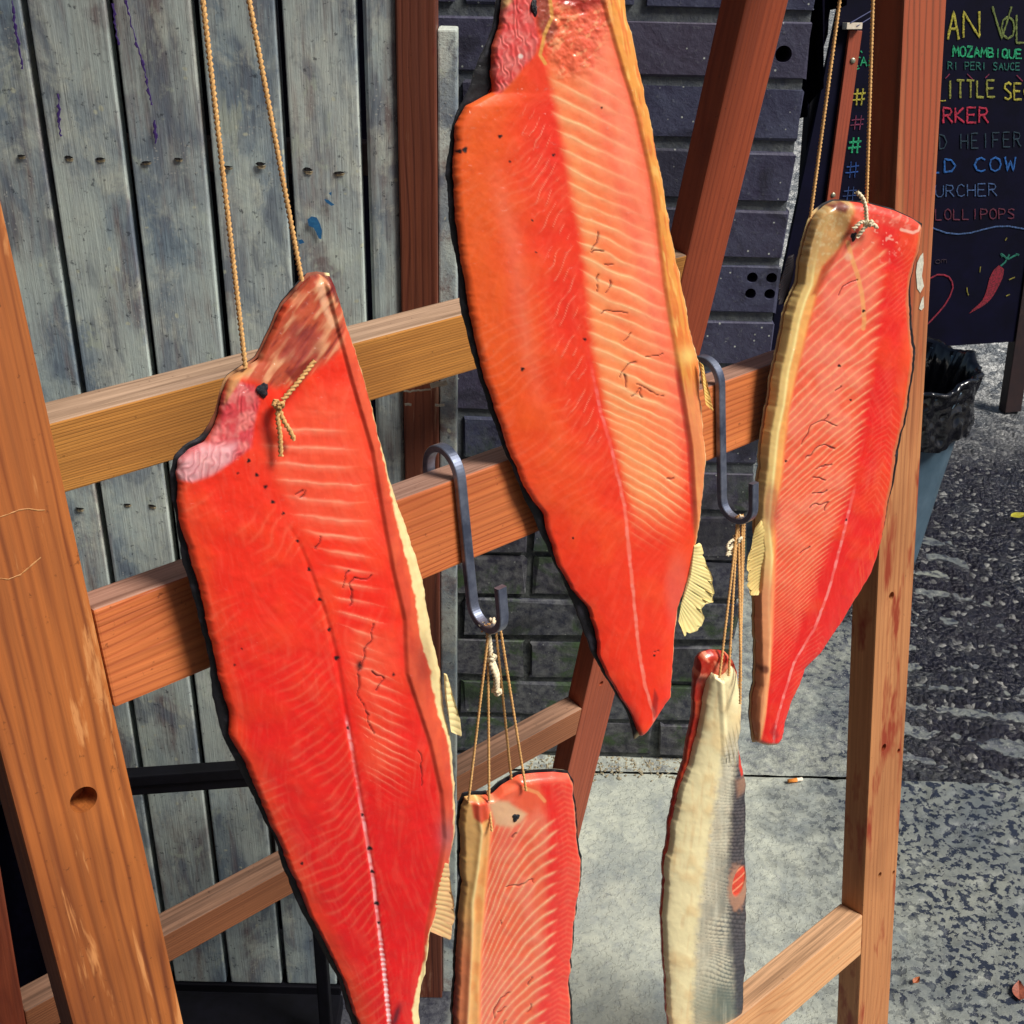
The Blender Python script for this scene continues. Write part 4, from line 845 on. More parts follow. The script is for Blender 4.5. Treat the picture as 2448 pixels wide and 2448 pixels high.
# ======================== fish 4 (right)
pl4 = plane_at((2000, 1000), .036, 66, 5)
f4 = empty('salmon_side', tuple(pl4[0])); tag(f4, 'salmon side with cream string knot on top, in front of the pale right leg', 'fish', 'smoked salmon sides hung to dry')
L4o = [(1948, 505), (1928, 545), (1915, 591), (1907, 633), (1902, 676), (1885, 718), (1873, 760), (1862, 816), (1847, 879), (1835, 964), (1822, 1027), (1814, 1112), (1805, 1196), (1801, 1247), (1809, 1323), (1801, 1416), (1803, 1513), (1805, 1632), (1799, 1657), (1795, 1716), (1803, 1778)]
R4o = [(2211, 536), (2202, 600), (2185, 655), (2181, 718), (2190, 816), (2194, 850), (2181, 943), (2168, 1015), (2151, 1078), (2145, 1141), (2130, 1196), (2109, 1302), (2088, 1365), (2059, 1416), (2025, 1471), (1970, 1555), (1928, 1597), (1915, 1632), (1894, 1670), (1877, 1729), (1866, 1778)]
T4 = [(1948, 505), (1970, 488), (1991, 478), (2012, 478), (2075, 483), (2139, 500), (2181, 519), (2211, 536)]
B4 = [(1803, 1778), (1812, 1787), (1830, 1793), (1852, 1790), (1866, 1778)]
R4i = [(2202, 538), (2192, 600), (2174, 655), (2168, 718), (2176, 816), (2180, 850), (2168, 943), (2155, 1015), (2138, 1078), (2132, 1141), (2120, 1196), (2102, 1302), (2080, 1365), (2050, 1416), (2016, 1471), (1960, 1555), (1921, 1594), (1909, 1630), (1888, 1668), (1870, 1727), (1862, 1770)]
T4i = [(1950, 508), (1971, 490), (1991, 480), (2012, 480), (2075, 486), (2137, 503), (2178, 521), (2202, 538)]
B4i = [(1806, 1772), (1816, 1776), (1830, 1779), (1850, 1778), (1862, 1770)]
L4i = [(x+2, y) for x, y in L4o[:-1]]+[(1806, 1772)]; L4i[0] = (1950, 508)
tips4 = polyfn([(2060, 480), (2112, 608), (2101, 676), (2088, 803), (2075, 879), (2059, 985), (2037, 1112), (2012, 1205), (1975, 1290), (1940, 1400), (1900, 1500), (1850, 1650), (1830, 1800)])
flap4 = polyfn([(2030, 480), (2025, 507), (2000, 579), (1953, 633), (1935, 720), (1924, 760), (1900, 858), (1872, 985), (1858, 1133), (1840, 1230), (1842, 1300), (1838, 1416), (1834, 1513), (1826, 1600), (1815, 1700), (1800, 1800)])
lat4 = polyfn([(2045, 1100), (2021, 1196), (1995, 1302), (1970, 1399), (1936, 1492), (1885, 1577), (1869, 1632), (1852, 1687), (1839, 1742), (1838, 1800)])
Ro4 = polyfn(R4o); Lo4 = polyfn(L4o)
def paint4(G):
    x, y = G[..., 0], G[..., 1]; n = vnoise(x, y, 60, 71, 3); nf = vnoise(x, y, 11, 72, 2); tx = tips4(y); fx = flap4(y)
    c = lerp(np.ones(x.shape+(3,))*srgb((234, 38, 36)), sstep(20, 110, x-tx)*sstep(1300, 900, y)*.8, srgb((236, 74, 38)))
    c = lerp(c, sstep(.5, .8, n)*.3, C_ORG)
    yy = y-.9*np.abs(x-tx-60)+(vnoise(x, y, 40, 74)-.5)*16; ch = np.exp(-(((yy/15) % 1-.5)/.16)**2)*sstep(5, 30, x-tx)*sstep(.3, .6, vnoise(x, y, 80, 78)); c = lerp(c, ch*.10, C_PALE)
    fibr = vnoise(x*1.0-.12*y, y*.08, 3.2, 75, 2); c = lerp(c, sstep(.5, .8, fibr)*sstep(60, 110, x-tx)*.3, srgb((244, 120, 70)))
    # ribs fan: from tips down-left
    k = np.interp(y, [500, 700, 900, 1200, 1500], [.55, .7, .75, .85, 1.2]); dl = tx-x; y2 = y-k*dl-.0012*dl*dl+(vnoise(x, y, 50, 79, 2)-.5)*10
    Wd = np.interp(y2, [200, 800, 1000, 1300, 1700], [0, 600/30, 600/30+200/24, 600/30+200/24+300/17, 600/30+200/24+300/17+400/13])
    z = sstep(-6, 16, dl+6*np.sin(Wd*6.28))*sstep(-4, 8, x-fx)*sstep(560, 600, y)*sstep(1700, 1350, y+.5*dl)
    zi = sstep(-2, 40, dl)*sstep(-4, 8, x-fx); c = lerp(c, zi*.7*sstep(1600, 1300, y), srgb((248, 112, 78))); c = lerp(c, zi*sstep(.4, .75, n)*.45*sstep(1500, 1200, y), C_PINK)
    b = np.clip(band(Wd, .12, .38), 0, 1)*z; c = lerp(c, b*.9, srgb((255, 180, 134)))
    c = fibres(x, y, c, 100, .045, seed=740)
    pkz = sstep(1000, 600, y)*sstep(10, 80, dl)*sstep(0, 20, x-fx)*sstep(560, 640, y); c = lerp(c, pkz*.35, srgb((240, 130, 118)))
    # flap
    fl = sstep(8, -8, x-fx); up = sstep(700, 580, y)
    c = lerp(c, fl, srgb((240, 172, 98))); c = lerp(c, fl*sstep(.4, .7, nf*.4+n*.6)*.5, srgb((226, 136, 74)))
    lo = x-Lo4(y); c = lerp(c, fl*sstep(30, 18, lo+(nf-.5)*4), srgb((226, 192, 124))); c = lerp(c, fl*np.exp(-((lo-24)/3.5)**2)*.85, srgb((254, 234, 160)))
    c = lerp(c, fl*up*.85, srgb((186, 148, 96))); c = lerp(c, fl*up*sstep(.5, .8, vnoise(x, y, 7, 81, 2))*.5, srgb((214, 196, 150)))
    c = lerp(c, soft(x, y, [(2022, 512), (2036, 520), (1985, 612), (1940, 700), (1925, 700), (1950, 640), (1992, 590)], 6)*.85, srgb((170, 74, 44)))
    c = lerp(c, soft(x, y, [(1968, 488), (2005, 478), (2018, 490), (2008, 506), (1985, 500)], 5)*.85, srgb((96, 20, 40)))
    c = lerp(c, sstep(40, 15, np.hypot((x-1832)*1.5, (y-1205)*.5))*.6, srgb((150, 62, 62)))
    c = lerp(c, sstep(12, 4, np.abs(x-1842+(y-1300)*0))*0, C_CREAM)
    c = lerp(c, sstep(1300, 1420, y)*fl*.7, srgb((226, 128, 96)))
    # top cut face
    tc = soft(x, y, [(2030, 478), (2090, 484), (2150, 502), (2205, 535), (2190, 556), (2140, 548), (2095, 530), (2050, 525)], 7)
    c = lerp(c, tc*.7, srgb((224, 78, 64))); c = lerp(c, tc*sstep(.5, .75, vnoise(x+y, y, 8, 83, 2))*.5, srgb((246, 150, 130)))
    c = lerp(c, sstep(5, 2, dseg(x, y, [(2140, 545), (2170, 553), (2185, 548), (2190, 540)]))*.8, srgb((250, 196, 176)))
    # tendon
    c = lerp(c, sstep(7, 3, dseg(x, y, [(2012, 575), (2022, 615), (2036, 655), (2046, 700), (2052, 760), (2050, 780)]))*.75, srgb((242, 170, 104)))
    c = lerp(c, sstep(14, 4, np.hypot(x-2014, y-610))*.6, srgb((236, 190, 160)))
    c = lerp(c, sstep(.68, .8, vnoise(x, y, 8, 85, 2))*sstep(90, 30, np.hypot((x-2080), (y-570)*1.3))*.7, srgb((252, 190, 170)))
    d = np.abs(x-lat4(y)+(nf-.5)*3); c = lerp(c, sstep(4.5, 1.8, d)*sstep(1140, 1220, y)*(.4+.5*sstep(.35, .7, vnoise(x*0, y, 8, 87))), srgb((248, 140, 136)))
    c = lerp(c, soft(x, y, [(1828, 1740), (1840, 1720), (1852, 1750), (1840, 1762)], 5)*.6, srgb((150, 24, 36)))
    c = lerp(c, sstep(1765, 1774, y), srgb((206, 190, 150)))
    c = lerp(c, sstep(16, 8, polyfn(R4i)(y)-x)*sstep(1350, 1150, y)*.75, srgb((190, 120, 76)))
    c = lerp(c, sstep(14, 5, np.hypot(x-1816, y-1590))*.8, srgb((80, 40, 36)))
    c = specks(x, y, c, [(1992, 868, 4), (2135, 1086, 3.5), (2050, 738, 4), (1868, 1096, 3), (2010, 1235, 3), (2020, 950, 3)])
    c, m = cracks(x, y, c, [[(2034, 668), (2012, 680), (1992, 702)], [(1900, 1050), (1925, 1015), (1950, 998), (1985, 1012)], [(1955, 996), (1965, 982)], [(1918, 1092), (1935, 1068), (1950, 1062), (1985, 1066)], [(1940, 1115), (1962, 1104), (1978, 1104)], [(1930, 1134), (1960, 1138)], [(1926, 1175), (1955, 1172), (1964, 1166)], [(1920, 1205), (1950, 1195), (1964, 1190), (1962, 1208)], [(1898, 1312), (1920, 1298)], [(1985, 928), (2000, 915)]], w=1.0)
    h = -.0009*m+.00018*b+.0010*(n-.5)+.0002*(nf-.5)+.0030*fl*sstep(0, 10, lo)*sstep(60, 20, lo)+.001*sstep(8, 0, d)*0
    return c, h
G, s, t = patch(L4i, R4i, T4i, B4i, NI, NJ); c, h = paint4(G); dome = .0085*(1-.5*np.abs(2*s-1)**3)
lens('flesh', G, s, t, pl4, dome+h, dome*0+.002, c, c*0+C_DRED, M_FLESH, f4)
G4s = skin_obj(L4o, R4o, T4, pl4, f4, seed=9, stripe=lambda x, y, c: lerp(lerp(c, sstep(34, 16, Ro4(y)-x)*sstep(9, 12, Ro4(y)-x)*.6, srgb((110, 92, 80))), sstep(14, 5, x-Lo4(y)), srgb((206, 178, 120))))
fin('fin', [(1812, 1235), (1835, 1262), (1840, 1330), (1812, 1400)], [(1792, 1262), (1772, 1345), (1768, 1400), (1784, 1418), (1804, 1416)], pl4, srgb((236, 208, 134)), srgb((180, 136, 76)), f4, .006, 7)
fin('dark_fin', [(1908, 610), (1904, 660), (1896, 700)], [(1890, 618), (1871, 690), (1866, 742), (1882, 738), (1893, 712)], pl4, srgb((34, 28, 36)), srgb((14, 14, 22)), f4, -.006, 6)
plug((2026, 561), .0036, pl4, f4, .0085)

# ======================== fish 3 (lower centre) on hook 1
HK1 = hit(1112, 1250, OF+NF*.004, NF)
def hang_plane(px, off, yaw, lean=0):
    return plane_at(px, off, yaw, lean)
pl3 = plane_at((1240, 2000), .010, 66, 0)
f3 = empty('salmon_side', tuple(pl3[0])); tag(f3, 'short salmon side with pale ribs hanging lowest in the middle under the steel hook', 'fish', 'smoked salmon sides hung to dry')
L3o = [(1107, 1902), (1097, 1936), (1095, 2012), (1099, 2109), (1095, 2139), (1086, 2266), (1080, 2448), (1082, 2600)]
R3o = [(1361, 1847), (1374, 1873), (1379, 1928), (1385, 1999), (1395, 2054), (1390, 2126), (1378, 2202), (1376, 2244), (1365, 2350), (1374, 2448), (1370, 2600)]
T3 = [(1107, 1902), (1130, 1898), (1154, 1898), (1175, 1896), (1196, 1875), (1221, 1860), (1238, 1850), (1281, 1845), (1323, 1843), (1361, 1847)]
L3i = [(1109, 1904), (1100, 1936), (1098, 2012), (1102, 2109), (1098, 2139), (1089, 2266), (1083, 2448), (1085, 2595)]
R3i = [(1358, 1849), (1368, 1875), (1371, 1928), (1377, 1999), (1387, 2054), (1382, 2126), (1370, 2202), (1368, 2244), (1358, 2350), (1364, 2448), (1362, 2595)]
T3i = [(1109, 1904), (1130, 1900), (1154, 1900), (1175, 1898), (1197, 1877), (1222, 1862), (1238, 1852), (1281, 1847), (1323, 1845), (1358, 1849)]
tips3 = polyfn([(1290, 1840), (1312, 1961), (1308, 2033), (1310, 2160), (1306, 2291), (1285, 2392), (1280, 2600)])
fl3 = polyfn([(1150, 1890), (1164, 1960), (1156, 2054), (1143, 2223), (1138, 2330), (1137, 2448), (1138, 2600)])
edge3 = polyfn([(1135, 1930), (1141, 1970), (1132, 2060), (1120, 2139), (1118, 2230), (1112, 2350), (1107, 2448), (1107, 2600)])
Lo3 = polyfn(L3o); Ro3 = polyfn(R3o)
def paint3(G):
    x, y = G[..., 0], G[..., 1]; n = vnoise(x, y, 50, 91, 3); nf = vnoise(x, y, 10, 92, 2); tx = tips3(y); fx = fl3(y)
    c = lerp(np.ones(x.shape+(3,))*srgb((236, 46, 40)), sstep(10, 70, x-tx)*.55, srgb((238, 76, 54)))
    yy = y-.5*np.abs(x-tx-40); c = lerp(c, np.exp(-(((yy/13) % 1-.5)/.2)**2)*sstep(5, 30, x-tx)*.12, C_PALE)
    dl = tx-x; k = np.interp(dl, [0, 60, 110, 170], [.55, .72, .95, 1.35]); y2 = y-k*dl-.0018*dl*dl+(vnoise(x, y, 40, 93)-.5)*8; Wd = y2/30.
    zi = sstep(0, 30, dl)*sstep(-2, 8, x-fx); c = lerp(c, zi*.7, srgb((244, 118, 80))); c = lerp(c, zi*sstep(.4, .75, n)*.45, C_PINK)
    b = np.clip(band(Wd, .12, .36), 0, 1)*sstep(-12, 12, dl+9*np.cos(Wd*6.28))*sstep(-2, 8, x-fx)*sstep(1930, 1965, y); c = lerp(c, b*.92, srgb((255, 196, 150)))
    c = fibres(x, y, c, 92, .045, seed=760)
    fl = sstep(8, -6, x-fx); c = lerp(c, fl, srgb((242, 178, 108))); c = lerp(c, fl*sstep(.4, .75, vnoise(x, y*.5, 16, 94, 2))*.6, srgb((232, 140, 76)))
    ex = edge3(y); le = sstep(5, -3, x-ex); c = lerp(c, le, srgb((214, 168, 104))); c = lerp(c, np.exp(-((x-ex)/3.2)**2)*.8, srgb((254, 228, 160))); c = lerp(c, le*sstep(2120, 2300, y)*.75, srgb((206, 96, 66)))
    c = lerp(c, sstep(10, 2, x-Lo3(y))*sstep(2200, 2350, y)*.7, srgb((140, 30, 40)))
    c = lerp(c, soft(x, y, [(1118, 1905), (1158, 1900), (1160, 1940), (1140, 1950), (1124, 1940)], 5)*.9, srgb((206, 58, 44)))
    c = lerp(c, soft(x, y, [(1160, 1908), (1180, 1898), (1205, 1900), (1225, 1915), (1250, 1930), (1235, 1950), (1212, 1962), (1175, 1956)], 7)*.9, srgb((230, 190, 150)))
    c = lerp(c, soft(x, y, [(1225, 1865), (1250, 1858), (1290, 1885), (1296, 1908), (1270, 1918), (1240, 1916), (1215, 1905)], 7)*.7, srgb((240, 96, 66)))
    c = lerp(c, sstep(6, 2, dseg(x, y, [(1242, 1868), (1275, 1880), (1292, 1900)]))*.7, srgb((252, 170, 110)))
    c = lerp(c, sstep(1868, 1852, y)*sstep(1230, 1260, x)*.5, srgb((236, 110, 90)))
    c = lerp(c, np.exp(-((x-1205)/45)**2-((y-1990)/28)**2)*.4, srgb((226, 72, 62)))
    c = lerp(c, sstep(7, 2, polyfn(R3i)(y)-x)*.6, srgb((220, 140, 100)))
    c, m = cracks(x, y, c, [[(1200, 2108), (1240, 2098), (1266, 2086)], [(1262, 2086), (1266, 2096)], [(1170, 2420), (1188, 2370), (1205, 2358)], [(1185, 2405), (1205, 2392)], [(1248, 2400), (1262, 2380)], [(1192, 2440), (1200, 2425)], [(1216, 1985), (1222, 1975)], [(1186, 2180), (1190, 2190)], [(1260, 2320), (1250, 2335)]], w=1.0)
    h = -.0009*m+.00018*b+.001*(n-.5)+.0002*(nf-.5)+.002*fl+.0015*np.exp(-((x-ex)/7)**2)
    return c, h
G, s, t = patch(L3i, R3i, T3i, None, 150, 380); c, h = paint3(G); dome = .0085*(1-.5*np.abs(2*s-1)**3)
lens('flesh', G, s, t, pl3, dome+h, dome*0+.002, c, c*0+C_DRED, M_FLESH, f3)
skin_obj(L3o, R3o, T3, pl3, f3, seed=12)
plug((1223, 1938), .0038, pl3, f3, .0085)

# ======================== fish 5 (turned skin side out)
pl5 = plane_at((1690, 2000), .008, 66, 0)
f5 = empty('salmon_side', tuple(pl5[0])); tag(f5, 'narrow salmon side turned to show cream belly and silver scaled skin', 'fish', 'smoked salmon sides hung to dry')
L5o = [(1668, 1575), (1661, 1629), (1659, 1712), (1650, 1754), (1636, 1825), (1614, 1894), (1597, 1991), (1588, 2054), (1580, 2202), (1584, 2287), (1597, 2448), (1600, 2600)]
R5o = [(1748, 1572), (1757, 1600), (1761, 1630), (1768, 1671), (1766, 1733), (1760, 1767), (1769, 1814), (1780, 1860), (1780, 2012), (1783, 2118), (1782, 2266), (1772, 2448), (1768, 2600)]
T5 = [(1668, 1575), (1680, 1562), (1700, 1555), (1720, 1556), (1735, 1560), (1748, 1572)]
L5i = [(1690, 1592), (1684, 1640), (1675, 1700), (1664, 1754), (1645, 1822), (1620, 1890), (1601, 1991), (1590, 2054), (1582, 2202), (1586, 2287), (1598, 2448), (1601, 2595)]
R5i = [(1746, 1582), (1755, 1602), (1759, 1630), (1766, 1671), (1764, 1733), (1758, 1767), (1767, 1814), (1778, 1860), (1778, 2012), (1781, 2118), (1780, 2266), (1770, 2448), (1766, 2595)]
T5i = [(1690, 1592), (1700, 1602), (1715, 1608), (1725, 1598), (1735, 1580), (1746, 1582)]
cs5 = polyfn([(1735, 1560), (1722, 1700), (1708, 1801), (1687, 1928), (1670, 2054), (1649, 2223), (1640, 2448), (1640, 2600)])
sd5 = polyfn([(1770, 1560), (1768, 1750), (1745, 1814), (1732, 1928), (1729, 2054), (1733, 2223), (1750, 2448), (1750, 2600)])
def paint5(G):
    x, y = G[..., 0], G[..., 1]; n = vnoise(x, y, 40, 101, 3); nf = vnoise(x, y, 9, 102, 2)
    c = lerp(np.ones(x.shape+(3,))*srgb((255, 240, 188)), sstep(.5, .85, n)*.4, srgb((230, 184, 118)))
    fib = vnoise(x+.1*y, y*.15, 8, 103, 2); c = lerp(c, sstep(.55, .85, fib)*.25, srgb((214, 160, 100)))
    si = sstep(-10, 12, x-cs5(y)+(nf-.5)*14)*sstep(1700, 1790, y)
    silver = lerp(np.ones(x.shape+(3,))*srgb((206, 200, 176)), np.clip(sstep(.4, .8, n)*.3+sstep(10, 75, x-cs5(y))*.9, 0, 1), srgb((112, 116, 112)))
    sx_ = x/11.5+.28*y/8.5+(vnoise(x, y, 60, 110)-.5)*2.5; sy_ = y/8.5-.25*x/11.5+(vnoise(x, y, 60, 112)-.5)*2.5; rw = np.floor(sy_); fx_ = (sx_+.5*(rw % 2)) % 1-.5; fy_ = sy_-rw; sc = np.clip(1.6-2.2*np.hypot(fx_, fy_-.15), -1, 1)*(.7+.3*vnoise(x, y, 30, 114))     # overlapping scale rows
    stk = vnoise(x*1.0, y*.10, 6, 117, 2); silver = lerp(silver, sstep(.5, .85, stk)*.35, srgb((236, 232, 210))); silver = lerp(silver, sstep(.4, .15, stk)*.2, srgb((96, 100, 102))); silver = lerp(silver, sstep(.1, .8, sc)*.75*sstep(.2, .6, vnoise(x, y, 50, 119)), srgb((224, 218, 192))); silver = lerp(silver, sstep(.0, -.5, sc)*.8*sstep(.2, .6, vnoise(x, y, 40, 121)), srgb((64, 68, 74)))  # pale streaks painted as highlights along the silver skin
    silver = lerp(silver, sstep(2250, 2400, y)*.45, srgb((78, 104, 88)))
    c = c*(1-si[..., None])+silver*si[..., None]
    dk = sstep(-14, 12, x-sd5(y)+(nf-.5)*10)*sstep(1760, 1830, y); spots = sstep(.6, .72, vnoise(x, y*.8, 10, 105, 2))
    dkc = lerp(np.ones(x.shape+(3,))*srgb((50, 46, 54)), sstep(.1, .8, sc)*.45, srgb((112, 108, 112))); dkc = lerp(dkc, sstep(2150, 2400, y)*.7, srgb((30, 38, 56))); dkc = lerp(dkc, spots*.45, srgb((22, 20, 28)))
    c = c*(1-dk[..., None])+dkc*dk[..., None]
    c = lerp(c, sstep(12, 2, polyfn(R5i)(y)-x)*sstep(1820, 1900, y)*.7, srgb((18, 20, 34)))
    # wound
    e = np.hypot((x-1752)/30, (y-2105)/62); c = lerp(c, sstep(1.05, .7, e+(nf-.5)*.3), srgb((176, 130, 106)))
    e2 = np.hypot(((x-1756)+.25*(y-2092))/17, (y-2092)/36); w2 = sstep(1.05, .85, e2); c = lerp(c, w2, srgb((222, 66, 40))); c = lerp(c, w2*sstep(.6, .9, np.sin((y+.6*x)/3.2)), srgb((246, 150, 110))); c = lerp(c, w2*sstep(.9, 1., e2)*.8, srgb((150, 20, 20)))
    c = lerp(c, soft(x, y, [(1757, 1785), (1766, 1800), (1770, 1840), (1762, 1845), (1755, 1820)], 3), srgb((220, 60, 44)))
    c = lerp(c, soft(x, y, [(1745, 1850), (1776, 1845), (1778, 1880), (1750, 1890)], 8)*.7, srgb((166, 128, 106)))
    # fin rays over the belly
    fr = soft(x, y, [(1712, 1745), (1764, 1700), (1764, 1765), (1750, 1812), (1712, 1808)], 10); c = lerp(c, fr*sstep(.2, .8, np.sin((x-.25*y)/1.9))*.5, srgb((150, 140, 100))); c = lerp(c, fr*sstep(1770, 1800, y)*sstep(.4, .7, vnoise(x, y*.2, 4, 107))*.8, srgb((58, 64, 58)))
    h = .001*(n-.5)+.0002*(nf-.5)+.00008*sc*np.maximum(si, dk)-.0015*w2+.0012*sstep(10, 0, np.abs(x-(1712+.05*(y-1700))))*sstep(1900, 1700, y)
    return c, h
G, s, t = patch(L5i, R5i, T5i, None, 150, 620); c, h = paint5(G); dome = .009*np.sqrt(np.clip(1-(2*s-1)**2, 0, 1))+.003
lens('skin', G, s, t, pl5, dome+h, dome*0+.002, c, c, M_SKIN5, f5)
G, s, t = patch(L5o, R5o, T5, None, 60, 260); x, y = G[..., 0], G[..., 1]; nz = vnoise(x, y, 14, 111, 3)
c = lerp(np.ones(x.shape+(3,))*srgb((170, 40, 26)), sstep(.4, .7, nz)*.6, srgb((214, 92, 56)))
tp_ = sstep(1625, 1600, y); c = lerp(c, tp_*sstep(.5, .7, nz)*.6, srgb((246, 150, 120)))
lens('flesh', G, s, t, pl5, .002+.001*nz+.005*sstep(1640, 1600, y), .005+s*0, c, c, M_FLESH, f5, off=-.002)

# ------------------------------------------------------------------ hooks
def hook(px_shaft, label):
    """flat bar S hook: over the rail towards the back, J towards the front"""
    P = hit(px_shaft[0], px_shaft[1], OF+NF*.0030, NF); e = float((P-OF)@EF); sU = float((P-OF)@U)
    top = -.1397*K; t2 = .0258*K
    path = []   # (along EF, along NF)
    R1_ = (t2+.008)/2
    c = (top-.003, .0035-R1_)
    for a in np.linspace(-12, 180, 22): path.append((c[0]-R1_*math.sin(math.radians(180-a))*1.05, c[1]-R1_*math.cos(math.radians(180-a))*-1*-1))
    pts = [(top+.016, .0035-2*R1_)]
    for a in np.linspace(180, 0, 24): pts.append((top+.0-R1_*1.1*math.sin(math.radians(a)), (.0035-R1_)+R1_*math.cos(math.radians(a))))
    eb = float(hookb)
    pts.append((top+.02, .0035))
    pts.append((eb-.022, .0045)); R2_ = .0135
    for a in np.linspace(180, 360, 22): pts.append((eb-.016-R2_*1.15*math.sin(math.radians(a)), .0045+R2_*1.3+R2_*1.3*math.cos(math.radians(a))))
    pts.append((eb-.040, .0045+R2_*2.6))
    pts = np.array(pts); L = np.concatenate([[0], np.cumsum(np.linalg.norm(np.diff(pts, axis=0), axis=1))]); ss = np.linspace(0, L[-1], 110)
    C = np.stack([np.interp(ss, L, pts[:, 0]), np.interp(ss, L, pts[:, 1])], 1)
    for _ in range(4): C[1:-1] = (C[:-2]+2*C[1:-1]+C[2:])/4
    T = np.gradient(C, axis=0); T /= np.linalg.norm(T, axis=1)[:, None]; Nn = np.stack([-T[:, 1], T[:, 0]], 1)
    hw, ht, bv = .0041, .0027, .0006; V = []
    prof = [(-hw+bv, -ht), (hw-bv, -ht), (hw, -ht+bv), (hw, ht-bv), (hw-bv, ht), (-hw+bv, ht), (-hw, ht-bv), (-hw, -ht+bv)]
    for q, nn_ in zip(C, Nn):
        for a, b in prof:
            z = q+nn_*b; V.append(OF+EF*z[0]+NF*z[1]+U*(sU+a))
    n = len(C); idx = np.arange(n*8).reshape(n, 8); Fc = [tuple(int(v) for v in (idx[i, j], idx[i, (j+1) % 8], idx[i+1, (j+1) % 8], idx[i+1, j])) for i in range(n-1) for j in range(8)]
    Fc += [tuple(int(v) for v in idx[0][::-1]), tuple(int(v) for v in idx[-1])]
    me = mesh('steel_hook', V, Fc); bot = C[np.argmax(C[:, 0])]
    o = link('steel_hook', me, M_STEEL); tag(o, label, 'hook', 'flat steel hooks on the front rail')
    return OF+EF*(bot[0])+NF*bot[1]+U*sU
hookb = float((hit(1125, 1500, OF+NF*.01, NF)-OF)@EF)
hb1 = hook((1113, 1300), 'flat steel hook between the two big salmon sides on the red rail')
hookb = float((hit(1735, 1238, OF+NF*.01, NF)-OF)@EF)
hb2 = hook((1722, 1050), 'flat steel hook just left of the right hand salmon side')

# ------------------------------------------------------------------ strings
def onpl(px, plane, off=.0135):
    P, n = plane; q = hit(px[0], px[1], P, n); return q-n*np.sign(np.dot(n, q-CP))*off
def upto(px0, px1, plane, ztop=H+.3955*K+.045, off=.0135):
    """a taut string: through the two picture points, upper one on the plane of the ridge"""
    a = onpl(px0, plane, off); b = onpl(px1, plane, off); d = b-a; k = (ztop-a[2])/d[2]; return [a, a+d*k]
SR = .0017
def tie(lines, plane, R, mat, label, name='string'): return strings(name, lines, R, mat, label)
a1 = upto((582, 875), (480, 0), pl1, off=.004); a2 = upto((716, 668), (590, 0), pl1, off=.004)
k1 = onpl((645, 950), pl1, .016); ex, ey = U, -EF
lines = [a1[::-1], a2[::-1], [a1[1], (a1[1]+a2[1])/2+np.array([0, 0, .006]), a2[1]],
         [onpl((735, 850), pl1, .013), onpl((690, 900), pl1, .016), onpl((655, 938), pl1, .017)],
         knot_pts(k1, .0026, U, EF, NF), [k1, onpl((655, 985), pl1, .017), onpl((672, 1010), pl1, .016), onpl((684, 1033), pl1, .015)], [k1, onpl((642, 980), pl1, .017), onpl((650, 1020), pl1, .016), onpl((653, 1072), pl1, .015)]]
tie(lines, pl1, SR, M_STR, 'tan string pair and knot holding up the largest salmon side at the left')
a1 = upto((1930, 520), (2000, 0), pl4, off=.004); a2 = upto((2064, 484), (2079, 0), pl4, off=.004)
k4 = onpl((2045, 525), pl4, .017)
lines = [a1[::-1], a2[::-1], [a1[1], (a1[1]+a2[1])/2+np.array([0, 0, .006]), a2[1]]]
tie(lines, pl4, SR*.95, M_STR, 'long string loop above the right hand salmon side, in front of the blackboard')
q = lambda x, y, o=.017: onpl((x, y), pl4, o)
strings('string_bow', [knot_pts(k4, .0026, U, EF, NF), [q(2012, 450, .02), q(2025, 464, .021), q(2034, 490, .02), q(2040, 520), k4], [k4, q(2030, 545), q(2022, 560, .015)], [k4, q(2058, 528), q(2066, 536)], [k4, q(2030, 520), q(2012, 540, .016)]], SR*1.2, M_STRW, 'cream string knot with a frayed tail on top of the right hand salmon side', twist=150)
# strings of fish 3
q = lambda x, y, o=.0135: onpl((x, y), pl3, o)
def over(hb, dU=0.0): return [hb+U*dU+NF*.004+EF*.004, hb+U*dU-EF*.003, hb+U*dU-NF*.004+EF*.004]
t1 = hb1+EF*.0035
lines = [[q(1113, 1905, .006), t1-U*.003+NF*.003, hb1-EF*.004-U*.002, t1-U*.003-NF*.004], [q(1160, 1900, .008), t1-U*.0-NF*.001, hb1-EF*.0045+U*.0005, t1+U*.001+NF*.0045],
         [q(1222, 1862, .0), t1+U*.007, hb1-EF*.0035+U*.0045], [q(1243, 1868, .012), t1+U*.009+NF*.003, hb1-EF*.0035+U*.006],
         [q(1166, 1890, .0), q(1160, 1960, .014)]]
strings('string', lines, SR*.72, M_STR, 'four strand string from the left steel hook down to the lowest salmon side')['label']
def mid(a, b, f): return np.asarray(a)*(1-f)+np.asarray(b)*f
ka = mid(t1, q(1192, 1900, .006), .14); kb = mid(t1, q(1212, 1880, .006), .36)
strings('string_knot', [[t1-U*.002+NF*.002, ka], knot_pts(ka, .0026, U, EF, NF), [ka, mid(ka, kb, .5)+U*.002+NF*.002, kb], [ka-U*.002, mid(ka, kb, .5)-U*.001+NF*.004, kb], knot_pts(kb, .0022, U, EF, NF), knot_pts(hb1-EF*.001, .0042, NF, EF, U, 1.6)], SR*1.45, M_STRW, 'cream knotted string ends looped on the left steel hook', twist=150)
